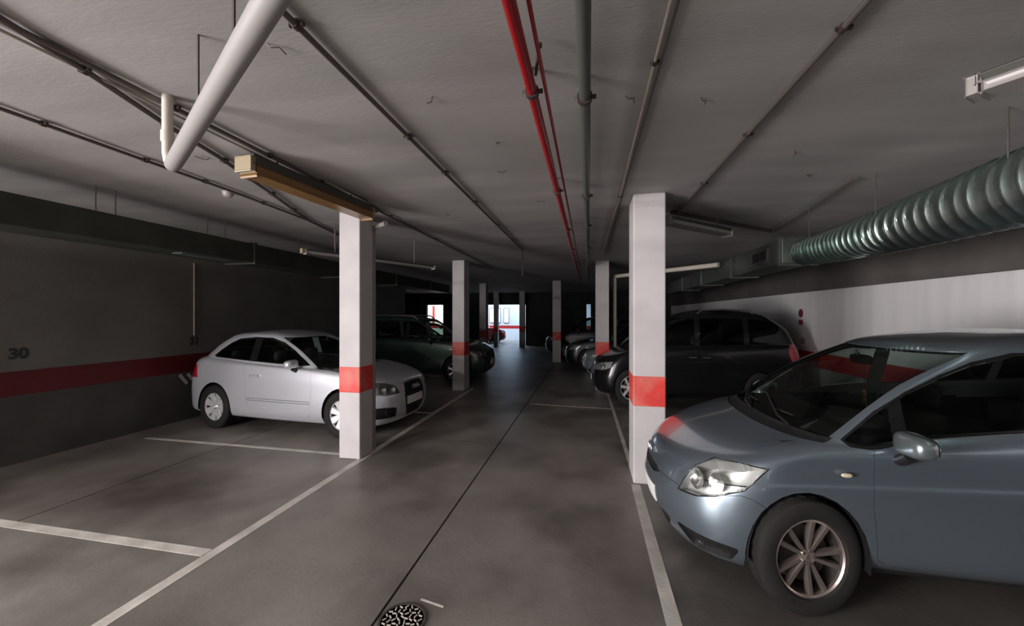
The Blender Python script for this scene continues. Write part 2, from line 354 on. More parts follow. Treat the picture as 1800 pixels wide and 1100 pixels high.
run('ceiling_conduit', [(2.60, 6.30, 2.895), (2.30, 4.0, 2.895)], .014, M['conduit'], 'conduit on the ceiling alongside the ribbed duct', 'conduit', 8)
wp = obj('white_pipe', tube(B(), [(2.30, 7.75, 2.60), (.62, 9.62, 2.60), (.60, 9.66, 2.57), (.60, 9.66, 0)], .045, 12), M['pvcy'], smooth=50)
tag(wp, 'white pipe running across and dropping beside the pillar behind the minivan', 'pipe')
run('downpipe', [(-2.67, 4.60, 0), (-2.67, 4.60, 2.74), (-2.65, 4.58, 2.79), (-2.40, 4.42, 2.80)], .03, M['pvc'], 'grey pipe standing at the back right corner of the left front pillar', 'pipe', 12)
sd = obj('smoke_detector', lathe(B(), [(0, 2.865), (.03, 2.868), (.045, 2.885), (.05, 2.905), (.05, 2.92)], 20, 'z', (-3.52, 3.35, 0)), M['lampw'], smooth=50)
tag(sd, 'small round white detector on the ceiling above the silver hatchback', 'detector')
for k, (x, y) in enumerate(((-.86, 2.1), (-.62, 2.75), (-.70, 3.3), (-1.42, 1.55), (.20, 2.3), (.62, 2.4), (-.45, 4.2), (1.5, 3.3), (-2.9, 2.6), (1.9, 3.9), (-.2, 5.5), (-1.7, 4.6))):
    a = random.random()*6.28; r_ = .03+.04*random.random()
    obj('tie_wire', tube(B(), [(x, y, CEIL), (x+.3*r_*math.cos(a), y+.3*r_*math.sin(a), CEIL-.018), (x+r_*math.cos(a), y+r_*math.sin(a), CEIL-.012), (x+r_*math.cos(a+.5)*1.5, y+r_*math.sin(a+.5)*1.5, CEIL-.02)], .0028, 5), M['clamp'], ce)
# lit tube lamps behind the camera: the lamps of the garage that are switched on
def lit_lamp(a, b, power, label, col=(1, .93, .90)):
    e = batten(a, b, label, .10, .07, 'winlit', 'shade', 'lampw'); a, b = Vector(a), Vector(b)
    for k in range(4):
        d = bpy.data.lights.new('tube_light', 'POINT'); d.energy = power/4; d.color = col; d.shadow_soft_size = .03
        o = bpy.data.objects.new('tube_light', d); o.location = a.lerp(b, (k+.5)/4)-Vector((0,0,.09)); COL.objects.link(o)
    return e
lit_lamp((-4.42, -3.1, 2.84), (-4.42, -1.8, 2.84), 320, 'lit tube lamp over the left bays behind the photographer')

# left rectangular duct
ld = obj('air_duct', box(B(), (-5.00, -5.0, 2.42), (-4.55, 12.6, 2.68), .01), M['galvd']); tag(ld, 'dark rectangular air duct hung along the left wall', 'duct')
for y in (-1.5, .6, 4.75, 6.8, 8.9, 11.0):
    obj('flange', box(B(), (-5.02, y-.02, 2.40), (-4.53, y+.02, 2.70)), M['galvd'], ld)
obj('slot_grille', box(B(), (-4.76, 3.80, 2.410), (-4.62, 4.48, 2.421)), M['alu'], ld)
for y in (.8, 1.9, 2.94, 3.1, 4.06, 4.3, 5.6, 5.9, 7.5):
    obj('hanger_rod', tube(B(), [(-4.56, y, 2.66), (-4.56, y, CEIL)], .005, 6), M['steel'], ld)
# right duct: ribbed round duct that joins a rectangular one
rd = obj('air_duct', box(B(), (2.38, 5.55, 2.34), (2.80, 13.0, 2.66), .01), M['galv']); tag(rd, 'rectangular air duct with grilles along the right wall above the minivan', 'duct')
for y in (5.62, 7.4, 9.2, 11.0): obj('flange', box(B(), (2.36, y-.02, 2.32), (2.82, y+.02, 2.68)), M['galv'], rd)
gr = obj('grille', box(B(), (2.366, 5.94, 2.42), (2.382, 6.46, 2.60)), M['galv'], rd)
for k in range(2): obj('opening', box(B(), (2.360, 5.98+k*.24, 2.445), (2.367, 6.18+k*.24, 2.575)), M['black'], gr)
for y in (5.9, 7.7, 9.5): obj('hanger_rod', tube(B(), [(2.42, y, 2.64), (2.42, y, CEIL)], .005, 6), M['steel'], rd)
bm = B(); pts = []; rs = []
y = 5.52; k = 0
while y > -3.0:
    t = (5.52-y)/8.5; base = .155 + .075*min(1, (5.52-y)/3.0); zc = 2.47 - .03*math.sin((5.52-y)*1.2)
    for dy, dr in ((0, -.004), (.034, -.006), (.040, .010), (.050, .013), (.060, .010), (.066, -.004)):
        pts.append((2.60-.03*math.sin((5.5-y)*.9), y-dy, zc)); rs.append(base+dr)
    y -= .078 + .05*random.random()*min(1, (5.6-y)/1.6)
fd = obj('ribbed_duct', tube(bm, pts, rs, 28), M['alu'], smooth=60)
tag(fd, 'silver ribbed flexible round duct along the upper right', 'duct')
for y in (5.0, 3.95, 2.85, 1.5): obj('hanger_rod', tube(B(), [(2.42, y, 2.56), (2.42, y, CEIL)], .005, 6), M['steel'], fd)

# wall sign, box, floor drain
sg = empty('wall_sign', (XR-.004, 8.88, 1.0)); tag(sg, 'small round red sign over a plate on the white right wall', 'sign')
obj('disc', lathe(B(), [(0, -.004), (.085, -.004), (.085, .004), (0, .004)], 28, 'x', (0, 0, .73)), M['sign_red'], sg)
obj('disc_centre', lathe(B(), [(0, -.006), (.055, -.006), (.055, -.004)], 24, 'x', (0, 0, .73)), M['sign_blue'], sg)
obj('bar', obox(B(), (-.0065, -.045, .775), (-.0065, .045, .685), .022, .003, (1,0,0)), M['sign_red'], sg)
obj('plate', box(B(), (-.004, -.075, .50), (.002, .075, .60)), M['sign_red'], sg)
fdn = empty('floor_drain', (-1.02, 2.06, 0)); tag(fdn, 'small cast floor drain grate beside the joint at bottom edge', 'drain')
obj('frame', lathe(B(), [(.118, .001), (.118, .006), (.132, .006), (.132, .001)], 32, 'z', close=True), M['steel'], fdn)
obj('sump', lathe(B(), [(0, .0012), (.118, .0012)], 32, 'z'), M['black'], fdn)
gm = mat('cast_iron_worn', (.75,.68,.60), .45, .2)
bm = B()
for ring, cnt in ((.022, 5), (.048, 10), (.074, 15), (.10, 20)):
    for k in range(cnt):
        a = 2*PI*k/cnt + ring*30; x, y = ring*math.cos(a), ring*math.sin(a); t = a + (.7 if k % 2 else -.7)
        obox(bm, (x-.011*math.cos(t), y-.011*math.sin(t), .0035), (x+.011*math.cos(t), y+.011*math.sin(t), .0035), .007, .005)
tag(obj('grate', bm, gm, fdn), kind='stuff')
cd = run('wall_conduit', [(XL+.012, 5.47, 1.36), (XL+.012, 5.47, 2.55)], .010, M['cable'], 'thin vertical conduit on the left wall above the rear of the silver car', 'conduit', 8)

# ------------------------------------------------------------------ cars
TF = np.linspace(0, PI/2, 23); US = np.linspace(0, 1, 40)[1:-1]
def herm(pts, x):
    """smooth monotone-ish interpolation through (x, value) points"""
    P = np.array(pts, float); px, py = P[:,0], P[:,1]
    if len(P) == 1: return np.full_like(x, py[0])
    d = np.diff(py)/np.diff(px); m = np.zeros(len(P)); m[0], m[-1] = d[0], d[-1]
    for i in range(1, len(P)-1): m[i] = 0 if d[i-1]*d[i] <= 0 else 2*d[i-1]*d[i]/(d[i-1]+d[i])
    xx = np.clip(x, px[0], px[-1]); i = np.clip(np.searchsorted(px, xx)-1, 0, len(P)-2); h = px[i+1]-px[i]; t = (xx-px[i])/h
    return (2*t**3-3*t**2+1)*py[i] + (t**3-2*t**2+t)*h*m[i] + (-2*t**3+3*t**2)*py[i+1] + (t**3-t**2)*h*m[i+1]
def ring(xf, lf, nf, w_, xr, lr, nr, zp, we=.97):
    """one horizontal contour of half a car, from the nose round the side to the tail"""
    wa = w_*we
    xa = xf + lf*(1-np.cos(TF)**(2/nf)); ya = wa*np.sin(TF)**(2/nf)
    xs_ = xf+lf + US*(xr-lr-xf-lf); ys = w_*(we+(1-we)*(1-np.cos(2*PI*US))/2)
    tr = TF[::-1]; xb = xr - lr*(1-np.cos(tr)**(2/nr)); yb = wa*np.sin(tr)**(2/nr)
    X = np.concatenate([xa, xs_, xb]); Y = np.concatenate([ya, ys, yb]); Y[0] = Y[-1] = 0
    return np.stack([X, Y, herm(zp, X)], 1)
def loft(R, n=5):
    """centripetal Catmull-Rom through the rings, column by column"""
    R = np.array(R); K = len(R); out = []; rows = []
    P = np.concatenate([2*R[:1]-R[1:2], R, 2*R[-1:]-R[-2:-1]])
    for k in range(K-1):
        p0, p1, p2, p3 = P[k], P[k+1], P[k+2], P[k+3]
        dd = lambda a, b: np.maximum(np.sqrt(np.linalg.norm(b-a, axis=1)), 1e-3)[:, None]
        t1 = dd(p0, p1); t2 = t1+dd(p1, p2); t3 = t2+dd(p2, p3)
        for j in range(n):
            u = j/n; t = t1+(t2-t1)*u
            A1 = (t1-t)/t1*p0 + t/t1*p1; A2 = (t2-t)/(t2-t1)*p1+(t-t1)/(t2-t1)*p2; A3 = (t3-t)/(t3-t2)*p2+(t-t2)/(t3-t2)*p3
            B1 = (t2-t)/t2*A1+t/t2*A2; B2 = (t3-t)/(t3-t1)*A2+(t-t1)/(t3-t1)*A3
            out.append((t2-t)/(t2-t1)*B1+(t-t1)/(t2-t1)*B2); rows.append(k+u)
    out.append(R[-1]); rows.append(K-1)
    return np.array(out), rows
q = math.sqrt(.5)
VIEWS = {'side': ((1,0,0), (0,0,1), (0,1,0)), 'top': ((1,0,0), (0,1,0), (0,0,1)), 'front': ((0,1,0), (0,0,1), (-1,0,0)),
         'rear': ((0,1,0), (0,0,1), (1,0,0)), 'fcorner': ((q,q,0), (0,0,1), (-q,q,0)), 'rcorner': ((q,-q,0), (0,0,1), (q,q,0))}
def closed_smooth(poly, n=4):
    P = np.array(poly); out = []; m = len(P)
    for i in range(m):
        a, b, c, d = P[i-1], P[i], P[(i+1) % m], P[(i+2) % m]
        for j in range(n):
            t = j/n; out.append(.5*((2*b)+(-a+c)*t+(2*a-5*b+4*c-d)*t*t+(-a+3*b-3*c+d)*t**3))
    return [tuple(p) for p in out]
def rounded(poly, r=.03, n=3):
    """polygon with rounded corners"""
    out = []; m = len(poly)
    for i in range(m):
        a, b, c = (Vector((*poly[j % m], 0)) for j in (i-1, i, i+1))
        d1, d2 = (a-b), (c-b); k = min(r, d1.length*.45, d2.length*.45); p, s = b+d1.normalized()*k, b+d2.normalized()*k
        for j in range(n+1):
            t = j/n; v = p*(1-t)**2+b*2*t*(1-t)+s*t*t; out.append((v.x, v.y))
    return out
def inpoly(P, poly):
    x, y = P[:,0], P[:,1]; c = np.zeros(len(P), bool); n = len(poly)
    for i in range(n):
        (x1, y1), (x2, y2) = poly[i], poly[(i+1) % n]
        if y1 == y2: continue
        c ^= ((y1 > y) != (y2 > y)) & (x < (x2-x1)*(y-y1)/(y2-y1)+x1)
    return c
def build_body(rings_, n=5):
    V, rows = loft(rings_, n); nr, nc = V.shape[:2]; bm = bmesh.new()
    Ln = bm.verts.layers.float_vector.new('n0'); Lr = bm.verts.layers.float.new('row'); Lc = bm.verts.layers.float.new('col'); Lp = bm.faces.layers.int.new('part')
    g = [[bm.verts.new(V[i, j]) for j in range(nc)] for i in range(nr)]
    for i in range(nr-1):
        for j in range(nc-1):
            try: bm.faces.new((g[i][j], g[i][j+1], g[i+1][j+1], g[i+1][j]))
            except ValueError: pass
    for i in range(nr):
        for j in range(nc): g[i][j][Lr] = rows[i]; g[i][j][Lc] = j
    bmesh.ops.remove_doubles(bm, verts=bm.verts[:], dist=1e-4)
    bmesh.ops.dissolve_degenerate(bm, dist=1e-5, edges=bm.edges[:])
    bm.normal_update()
    s = sum(f.normal.y*f.calc_area() for f in bm.faces)
    if s < 0:
        bmesh.ops.reverse_faces(bm, faces=bm.faces[:]); bm.normal_update()
    for v in bm.verts:
        nn = v.normal.copy()
        if abs(v.co.y) < 1e-4: nn.y = 0; v.co.y = 0
        v[Ln] = nn.normalized() if nn.length > 0 else Vector((0,0,1))
    return bm
def cut(bm, poly, view, lo=.05):
    a, b, d = (Vector(x) for x in VIEWS[view]); pad = .06
    xs0, xs1 = min(p[0] for p in poly)-pad, max(p[0] for p in poly)+pad; ys0, ys1 = min(p[1] for p in poly)-pad, max(p[1] for p in poly)+pad
    def info(f): c = f.calc_center_median(); return (f, c.dot(a), c.dot(b))
    cand = {}
    for f in bm.faces:
        if f.normal.dot(d) < lo: continue
        _, u, v = info(f)
        if xs0 < u < xs1 and ys0 < v < ys1: cand[f] = (u, v)
    n = len(poly)
    for i in range(n):
        p, s = Vector(poly[i]), Vector(poly[(i+1) % n]); e = s-p
        if e.length < 1e-5: continue
        x0, x1 = min(p.x, s.x)-pad, max(p.x, s.x)+pad; y0, y1 = min(p.y, s.y)-pad, max(p.y, s.y)+pad
        fs = [f for f, (u, v) in cand.items() if x0 < u < x1 and y0 < v < y1]
        if not fs: continue
        geom = list({x for f in fs for x in (*f.verts, *f.edges)})+fs
        no = (a*e.y - b*e.x).normalized()
        r = bmesh.ops.bisect_plane(bm, geom=geom, dist=1e-5, plane_co=a*p.x+b*p.y, plane_no=no)
        for f in fs:
            if f.is_valid is False: cand.pop(f, None)
        for f in r['geom']:
            if isinstance(f, bmesh.types.BMFace): f.normal_update(); _, u, v = info(f); cand[f] = (u, v)
        cand = {f: uv for f, uv in cand.items() if f.is_valid}
def assign(bm, pid, poly, view, lo=.05, cond=None):
    a, b, d = (Vector(x) for x in VIEWS[view]); Lp = bm.faces.layers.int['part']
    fs = [f for f in bm.faces if f[Lp] == 0 and f.normal.dot(d) > lo]
    if not fs: return
    C = [f.calc_center_median() for f in fs]
    m = inpoly(np.array([(c.dot(a), c.dot(b)) for c in C]), poly)
    for f, k, c in zip(fs, m, C):
        if k and (cond is None or cond(c)): f[Lp] = pid
def export(bm, fs, name, m, parent, S, sides, off=0, groove=0, depth=.014, wall_only=False):
    """faces of the half body -> object(s). sides: 'c' both halves in one mesh, 'l'/'r' one half"""
    Ln = bm.verts.layers.float_vector['n0']; fset = set(fs); vs = list({v for f in fs for v in f.verts})
    sc = Vector(S); co = {}; no = {}
    for v in vs: co[v] = v.co - v[Ln]*off; no[v] = Vector((v[Ln].x/S[0], v[Ln].y/S[1], v[Ln].z/S[2])).normalized()
    bedges = []
    for f in fs:
        for l in f.loops:
            e = l.edge
            if sum(1 for g in e.link_faces if g in fset) == 1 and not (abs(e.verts[0].co.y) < 1e-5 and abs(e.verts[1].co.y) < 1e-5):
                bedges.append((l.vert, l.link_loop_next.vert))
    low = {}
    if groove is not None:
        inw = {}
        for x, y in bedges:
            for v in (x, y): inw.setdefault(v, Vector())
        for v in inw:
            for f in v.link_faces:
                if f in fset: inw[v] += (f.calc_center_median()-v.co).normalized()
        for v, d in inw.items():
            nn = v[Ln]; d = d-nn*d.dot(nn)
            if d.length > 1e-6: co[v] = co[v] + d.normalized()*groove
            low[v] = co[v] - nn*depth
    verts, faces, nors = [], [], []
    for s in (sides if sides != 'c' else 'lr'):
        sg_ = 1 if s == 'l' else -1; idx = {}; idl = {}
        def vid(v, t, dd):
            if v not in t:
                c = dd[v]
                t[v] = len(verts); verts.append((c.x*sc.x, c.y*sc.y*sg_, c.z*sc.z))
            return t[v]
        for f in fs:
            vv = [l.vert for l in f.loops]
            if sg_ < 0: vv = vv[::-1]
            faces.append([vid(v, idx, co) for v in vv]); nors.append([Vector((no[v].x, no[v].y*sg_, no[v].z)) for v in vv])
        if low:
            for x, y in bedges:
                k = [vid(x, idx, co), vid(x, idl, low), vid(y, idl, low), vid(y, idx, co)]
                if sg_ < 0: k = k[::-1]
                faces.append(k); nors.append(None)
    me = bpy.data.meshes.new(name); me.from_pydata(verts, [], faces); me.materials.append(m)
    me.polygons.foreach_set('use_smooth', [True]*len(faces)); me.update()
    ln = []
    for p, nn in zip(me.polygons, nors): ln += [tuple(p.normal)]*p.loop_total if nn is None else [tuple(x) for x in nn]
    me.normals_split_custom_set(ln)
    return link(name, me, parent)

def wheel(R, wd, rr, kind, rim_m, parent, loc, out, steer=0, sx=1):
    """wheel with its outer face towards out (+1/-1 along y)"""
    s = out; h = wd/2
    bm = B()
    lathe(bm, [(rr*1.0, s*h*.55), (rr*1.0, s*h*.86), (rr*.965, s*h*.90), (rr*.93, s*h*.80), (rr*.925, s*h*.6)], 40, cap=False)
    n = {'ten': 5, 'seven': 8, 'five': 7}[kind]
    hub = rr*.20
    for k in range(n):
        for off in ((-.155, .155) if kind == 'ten' else (0,)):
            a = 2*PI*k/n + (-.035 if kind == 'ten' else .33); d0 = a + off*1.7*(1 if kind == 'ten' else 0); d1 = a+off*1.5
            p = Vector((hub*.75*math.cos(d0), 0, hub*.75*math.sin(d0))); e = Vector((rr*.93*math.cos(d1*1.0), 0, rr*.93*math.sin(d1)))
            dr = (e-p).normalized(); sd_ = Vector((-dr.z, 0, dr.x))
            w0, w1 = {'ten': (.0115, .0155), 'seven': (.030, .058), 'five': (.022, .032)}[kind]
            w0 *= rr/.21; w1 *= rr/.21
            y0, y1 = s*h*.62, s*h*.80
            vs = []
            for c, ww, yy in ((p, w0, y0), (e, w1, y1)):
                vs.append([bm.verts.new(c+sd_*ww*k2+Vector((0, yy-s*dz, 0))) for k2, dz in ((-1, .014), (-.7, 0), (.7, 0), (1, .014), (1, .035), (-1, .035))])
            for i in range(6): bm.faces.new((vs[0][i], vs[0][(i+1)%6], vs[1][(i+1)%6], vs[1][i]))
            bm.faces.new(vs[0][::-1]); bm.faces.new(vs[1])
    w_ = obj('wheel', bm, rim_m, parent, smooth=35); w_.location = loc; w_.rotation_euler = (0, 0, steer)
    bm = B(); lathe(bm, [(rr*.99, s*h*.80), (rr*1.03, s*h*.98), (rr*1.14, s*h*1.02), (R*.90, s*h*.99), (R*.965, s*h*.86), (R*.985, s*h*.66), (R*.985, s*h*.46), (R*.972, s*h*.44), (R*.972, s*h*.38), (R, s*h*.36), (R, s*h*.06), (R*.986, s*h*.04), (R*.986, -s*h*.04), (R, -s*h*.06), (R, -s*h*.36), (R*.985, -s*h*.42), (R*.985, -s*h*.66), (R*.95, -s*h*.9), (R*.88, -s*h), (rr*1.02, -s*h*.95), (rr*.99, -s*h*.8)], 112, cap=False)
    for i, v in enumerate(bm.verts):
        r_ = math.hypot(v.co.x, v.co.z)
        if r_ > R*.993 and (int(math.atan2(v.co.z, v.co.x)/(2*PI)*112+.5+112)//2) % 2: v.co.x *= 1-.006/r_; v.co.z *= 1-.006/r_
    obj('tyre', bm, M['rubber'], w_, smooth=40)
    bm = B(); lathe(bm, [(rr*.925, s*h*.62), (rr*.90, s*h*.3), (rr*.88, -s*h*.8), (rr, -s*h*.8)], 32, cap=False)
    obj('rim_barrel', bm, M['disc'], w_, smooth=40)
    bm = B(); lathe(bm, [(0, s*h*.66), (hub*.45, s*h*.74), (hub*.55, s*h*.72), (hub, s*h*.64), (hub*1.05, s*h*.45)], 28)
    obj('hub_cap', bm, rim_m, w_, smooth=35)
    bm = B()
    for k in range(5):
        a = 2*PI*k/5; lathe(bm, [(0, s*h*.70), (.010, s*h*.70), (.010, s*h*.5)], 8, 'y', (hub*.78*math.cos(a), 0, hub*.78*math.sin(a)))
    obj('wheel_nuts', bm, M['chrome'], w_, smooth=35)
    bm = B(); lathe(bm, [(0, s*h*.10), (rr*.72, s*h*.10), (rr*.72, -s*h*.1), (0, -s*h*.1)], 32)
    obj('brake_disc', bm, M['disc'], w_, smooth=35)
    for o in [w_]+list(w_.children): o.data.transform(Matrix.Diagonal((sx, 1, 1, 1)))
    return w_
def sellipsoid(bm, c, r, e=.7, n=20, m=12, shape=None):
    """superellipsoid; shape(p) may warp the unit point"""
    f = lambda x, p: math.copysign(abs(x)**p, x)
    rings = []
    for i in range(1, m):
        ph = -PI/2+PI*i/m; rg = []
        for k in range(n):
            t = 2*PI*k/n; p = Vector((f(math.cos(ph), e)*f(math.cos(t), e), f(math.cos(ph), e)*f(math.sin(t), e), f(math.sin(ph), e)))
            if shape: p = shape(p)
            rg.append(bm.verts.new((c[0]+p.x*r[0], c[1]+p.y*r[1], c[2]+p.z*r[2])))
        rings.append(rg)
    for a, b in zip(rings, rings[1:]):
        for k in range(n): bm.faces.new((a[k], a[(k+1)%n], b[(k+1)%n], b[k]))
    bm.faces.new(rings[0][::-1]); bm.faces.new(rings[-1]); return bm

def make_car(sp, root):
    """build a car from its spec; local x runs from nose to tail, z up"""
    S = sp['S']; P = sp['paint']; detail = sp.get('detail', 2)
    bm = build_body([ring(*r) for r in sp['rings']], sp.get('n', 5))
    Lp = bm.faces.layers.int['part']; Lr = bm.verts.layers.float['row']; Lc = bm.verts.layers.float['col']
    names = ['body_shell']; props = [None]
    def part(name, **k): names.append(name); props.append(k); return len(names)-1
    VOID = part('void')
    for ax in sp['axles']:
        r = sp['arch']; zc = sp.get('archz', .30); po = [(ax+r*math.cos(2*PI*k/28), zc+r*math.sin(2*PI*k/28)) for k in range(28)]
        cut(bm, po, 'side'); assign(bm, VOID, po, 'side', -.9, lambda c: c.y > .45)
    ncol = 23+38+23
    # screens follow the rings
    for nm, rows_, cols, mt in sp['screens']:
        pid = part(nm, m=mt, side='c', off=.004, groove=.004)
        for f in bm.faces:
            if f[Lp]: continue
            r_ = sum(v[Lr] for v in f.verts)/len(f.verts); c_ = sum(v[Lc] for v in f.verts)/len(f.verts)
            if rows_[0] < r_ < rows_[1] and cols[0] < c_ < cols[1]: f[Lp] = pid
    for nm, poly, view, k in sp['cuts']:
        if detail < k.get('lod', 0): continue
        k = dict(k); po = poly
        if k.pop('smooth', 0): po = closed_smooth(poly)
        elif k.get('round'): po = rounded(poly, k['round'])
        k.setdefault('m', P)
        pid = part(nm, **k); cut(bm, po, view, k.get('lo', .05)); assign(bm, pid, po, view, k.get('lo', .05))
    by = {}
    for f in bm.faces: by.setdefault(f[Lp], []).append(f)
    inner = []
    parts = {}
    for pid, nm in enumerate(names):
        fs = by.get(pid)
        if not fs or nm == 'void': continue
        k = props[pid] or dict(m=P, side='c', groove=0.0, depth=.02)
        glassy = nm in ('windscreen', 'rear_window', 'side_window')
        if not glassy and nm not in ('headlight','fog_lamp_recess','grille','lower_grille'): inner += fs
        for sd_ in (['c'] if k.get('side', 'c') == 'c' else ['l', 'r']):
            o = export(bm, fs, nm, k['m'], root, S, sd_, k.get('off', 0), k.get('groove', .003), k.get('depth', .014))
            parts.setdefault(nm, []).append(o)
            if k.get('label'): o['label'] = k['label']
            if nm == 'headlight':
                export(bm, fs, 'reflector', M['bowl'], o, S, sd_, .085, .006, -.08)
                if detail > 1:
                    Ln = bm.verts.layers.float_vector['n0']; s_ = 1 if sd_ == 'l' else -1
                    cs = [(f.calc_center_median(), f) for f in fs]; zs = [c.z for c, f in cs]; ys = [c.y for c, f in cs]
                    for ty, dz, rr_ in sp.get('bulbs', ((.30, .0, .066), (.62, .01, .062))):
                        t = Vector((0, min(ys)+(max(ys)-min(ys))*ty, 0)); cc, ff = min(cs, key=lambda x: abs(x[0].y-t.y)+abs(x[0].z-((min(zs)+max(zs))/2+dz))); nn = ff.verts[0][Ln]
                        p = cc-nn*.066; lamp_bulb(root, 'lamp_reflector', S, (p.x, s_*p.y, p.z), (nn.x-.8, s_*nn.y, nn.z*.4), rr_, M['reflect'])
            if nm == 'tail_light' : pass
    zb = sp.get('belt', 1.02); up = [f for f in inner if f.calc_center_median().z > zb and f.calc_center_median().x > 1.0]; ups = set(up)
    export(bm, [f for f in inner if f not in ups], 'inner_lining', M['interior'], root, S, 'c', .016, None)
    export(bm, up, 'headliner', M['liner'], root, S, 'c', .016, None)
    # wheel housings
    for ax in sp['axles']:
        for s in (1, -1):
            b2 = B(); r = sp['arch']-.004; n = 20; y1, y0 = sp['wy']*1.0+.02, sp['wy']-.36; zc = sp.get('archz', .30); rg = []
            for k in range(n+1):
                t = -.12+(PI+.24)*k/n; x, z = (ax+r*math.cos(t))*S[0], (zc+r*math.sin(t))*S[2]
                rg.append([b2.verts.new((x, s*y*S[1], z)) for y in (y1-.03, y0)])
            for a, b in zip(rg, rg[1:]): b2.faces.new((a[0], a[1], b[1], b[0]))
            b2.faces.new([x[1] for x in rg])
            obj('wheel_housing', b2, M['black'], root)
    z_ = .20*S[2]; b2 = B(); box(b2, (.60*S[0], -.68*S[1], z_), ((sp['L']-.35)*S[0], .68*S[1], z_+.05)); obj('under_tray', b2, M['black'], root)
    # wheels
    R, rr, wd = sp['wheel']
    for i, ax in enumerate(sp['axles']):
        for s in (1, -1):
            wheel(R, wd, rr, sp['wheel_kind'], sp['wheel_mat'], root, (ax*S[0], s*(sp['wy']*S[1]-wd/2+.005), R), s, sp.get('steer', 0) if i == 0 else 0, S[0]+.02)
    bm.free()
    # mirrors
    if 'mirror' in sp:
        mx, my, mz = sp['mirror']
        for s in (1, -1):
            b2 = B()
            def warp(p): 
                p = p.copy(); p.z *= 1-.18*(p.y*.5+.5); p.x = p.x*(.75 if p.x > 0 else 1); return p
            sellipsoid(b2, (0, 0, 0), (.075, .115, .062), .62, 20, 12, warp)
            for v in b2.verts: v.co = Vector(((mx+v.co.x)*S[0], s*(my+v.co.y)*S[1], (mz+v.co.z)*S[2]))
            mo = obj('door_mirror', b2, sp.get('mirror_mat', P), root, smooth=60)
            b2 = B(); tube(b2, [(mx*S[0], s*(my-.04)*S[1], (mz-.06)*S[2]), ((mx-.01)*S[0], s*(my-.10)*S[1], (mz-.10)*S[2]), ((mx-.02)*S[0], s*(my-.17)*S[1], (mz-.11)*S[2])], [.035, .03, .028], 10)
            obj('mirror_foot', b2, M['black'], mo, smooth=50)
            b2 = B(); sellipsoid(b2, (0, 0, 0), (.004, .092, .048), .75, 16, 8)
            for v in b2.verts: v.co = Vector(((mx+.057+v.co.x)*S[0], s*(my+v.co.y)*S[1], (mz+v.co.z)*S[2]))
            obj('mirror_glass', b2, M['mirror'], mo, smooth=60)
    # handles
    for hx, hy, hz in sp.get('handles', ()):
        for s in (1, -1):
            b2 = B(); f = lambda x, y, z: (x*S[0], s*y*S[1], z*S[2])
            tube(b2, [f(hx-.09, hy, hz), f(hx-.075, hy+.028, hz+.002), f(hx, hy+.034, hz+.004), f(hx+.075, hy+.028, hz+.002), f(hx+.09, hy, hz)], [.010, .012, .013, .012, .010], 8)
            obj('door_handle', b2, sp.get('handle_mat', P), root, smooth=50)
    # cabin
    if sp.get('cabin'):
        c = sp['cabin']; W = c['w']
        def sb(name, a, b, m, bev=.03):
            b2 = B(); box(b2, [a[i]*S[i] for i in range(3)], [b[i]*S[i] for i in range(3)], bev, 3); return obj(name, b2, m, root, smooth=40)
        dx, dz = c['dash']
        b2 = B(); prof = [(dx-.75, dz-.30), (dx-.72, dz-.07), (dx-.35, dz-.01), (dx-.05, dz), (dx+.03, dz-.05), (dx+.03, dz-.16), (dx-.10, dz-.45)]
        a_ = [b2.verts.new((x*S[0], -W*S[1], z*S[2])) for x, z in prof]; b_ = [b2.verts.new((x*S[0], W*S[1], z*S[2])) for x, z in prof]
        b2.faces.new(a_[::-1]); b2.faces.new(b_)
        for i in range(len(prof)): b2.faces.new((a_[i], a_[(i+1)%len(prof)], b_[(i+1)%len(prof)], b_[i]))
        obj('dashboard', b2, M['interior'], root, smooth=50)
        b2 = B(); sellipsoid(b2, ((dx-.02)*S[0], -.36*S[1], (dz+.01)*S[2]), (.16, .20, .055), .9, 20, 10); obj('instrument_cowl', b2, M['interior'], root, smooth=60)
        b2 = B(); rg = lathe(B(), [(.172, -.012), (.184, -.012), (.190, 0), (.184, .012), (.172, .012), (.166, 0)], 32, 'x', close=True)
        tube(rg, [(.0, -.17, 0), (0, 0, 0), (0, .17, 0)], .016, 8); tube(rg, [(0, 0, 0), (0, 0, -.17)], .016, 8)
        Mx = Matrix.Translation(((dx+.17)*S[0], -.36*S[1], (dz-.07)*S[2])) @ Matrix.Rotation(math.radians(-25), 4, 'Y')
        bmesh.ops.transform(rg, matrix=Mx, verts=rg.verts[:]); b2.free()
        obj('steering_wheel', rg, M['black'], root, smooth=50)
        for sx, rows_ in zip(c['seats'], range(9)):
            for yy in ((-.36, .36) if rows_ == 0 else (-.40, 0, .40)):
                hw = .25 if rows_ == 0 else .20
                b2 = B(); box(b2, (-.25, -hw, .0), (.27, hw, .16), .05, 3); box(b2, (.20, -hw*.96, .05), (.33, hw*.96, .62), .05, 3)
                for v in b2.verts:
                    if v.co.z > .15: v.co.x += (v.co.z-.15)*.30
                for v in b2.verts: v.co = Vector(((sx+v.co.x)*S[0], (yy+v.co.y)*S[1], (.30+v.co.z)*S[2]))
                st = obj('seat', b2, M['seat'], root, smooth=45)
                b2 = B(); sellipsoid(b2, ((sx+.44)*S[0], yy*S[1], 1.03*S[2]), (.05, .13, .085), .6, 16, 10); obj('headrest', b2, M['seat'], st, smooth=60)
        if 'rear_view' in c:
            x, z = c['rear_view']; b2 = B(); sellipsoid(b2, (x*S[0], 0, z*S[2]), (.018, .12, .035), .6, 16, 8); tube(b2, [(x*S[0], 0, z*S[2]), ((x-.04)*S[0], 0, (z+.06)*S[2])], .01, 8)
            obj('rear_view_mirror', b2, M['black'], root, smooth=60)
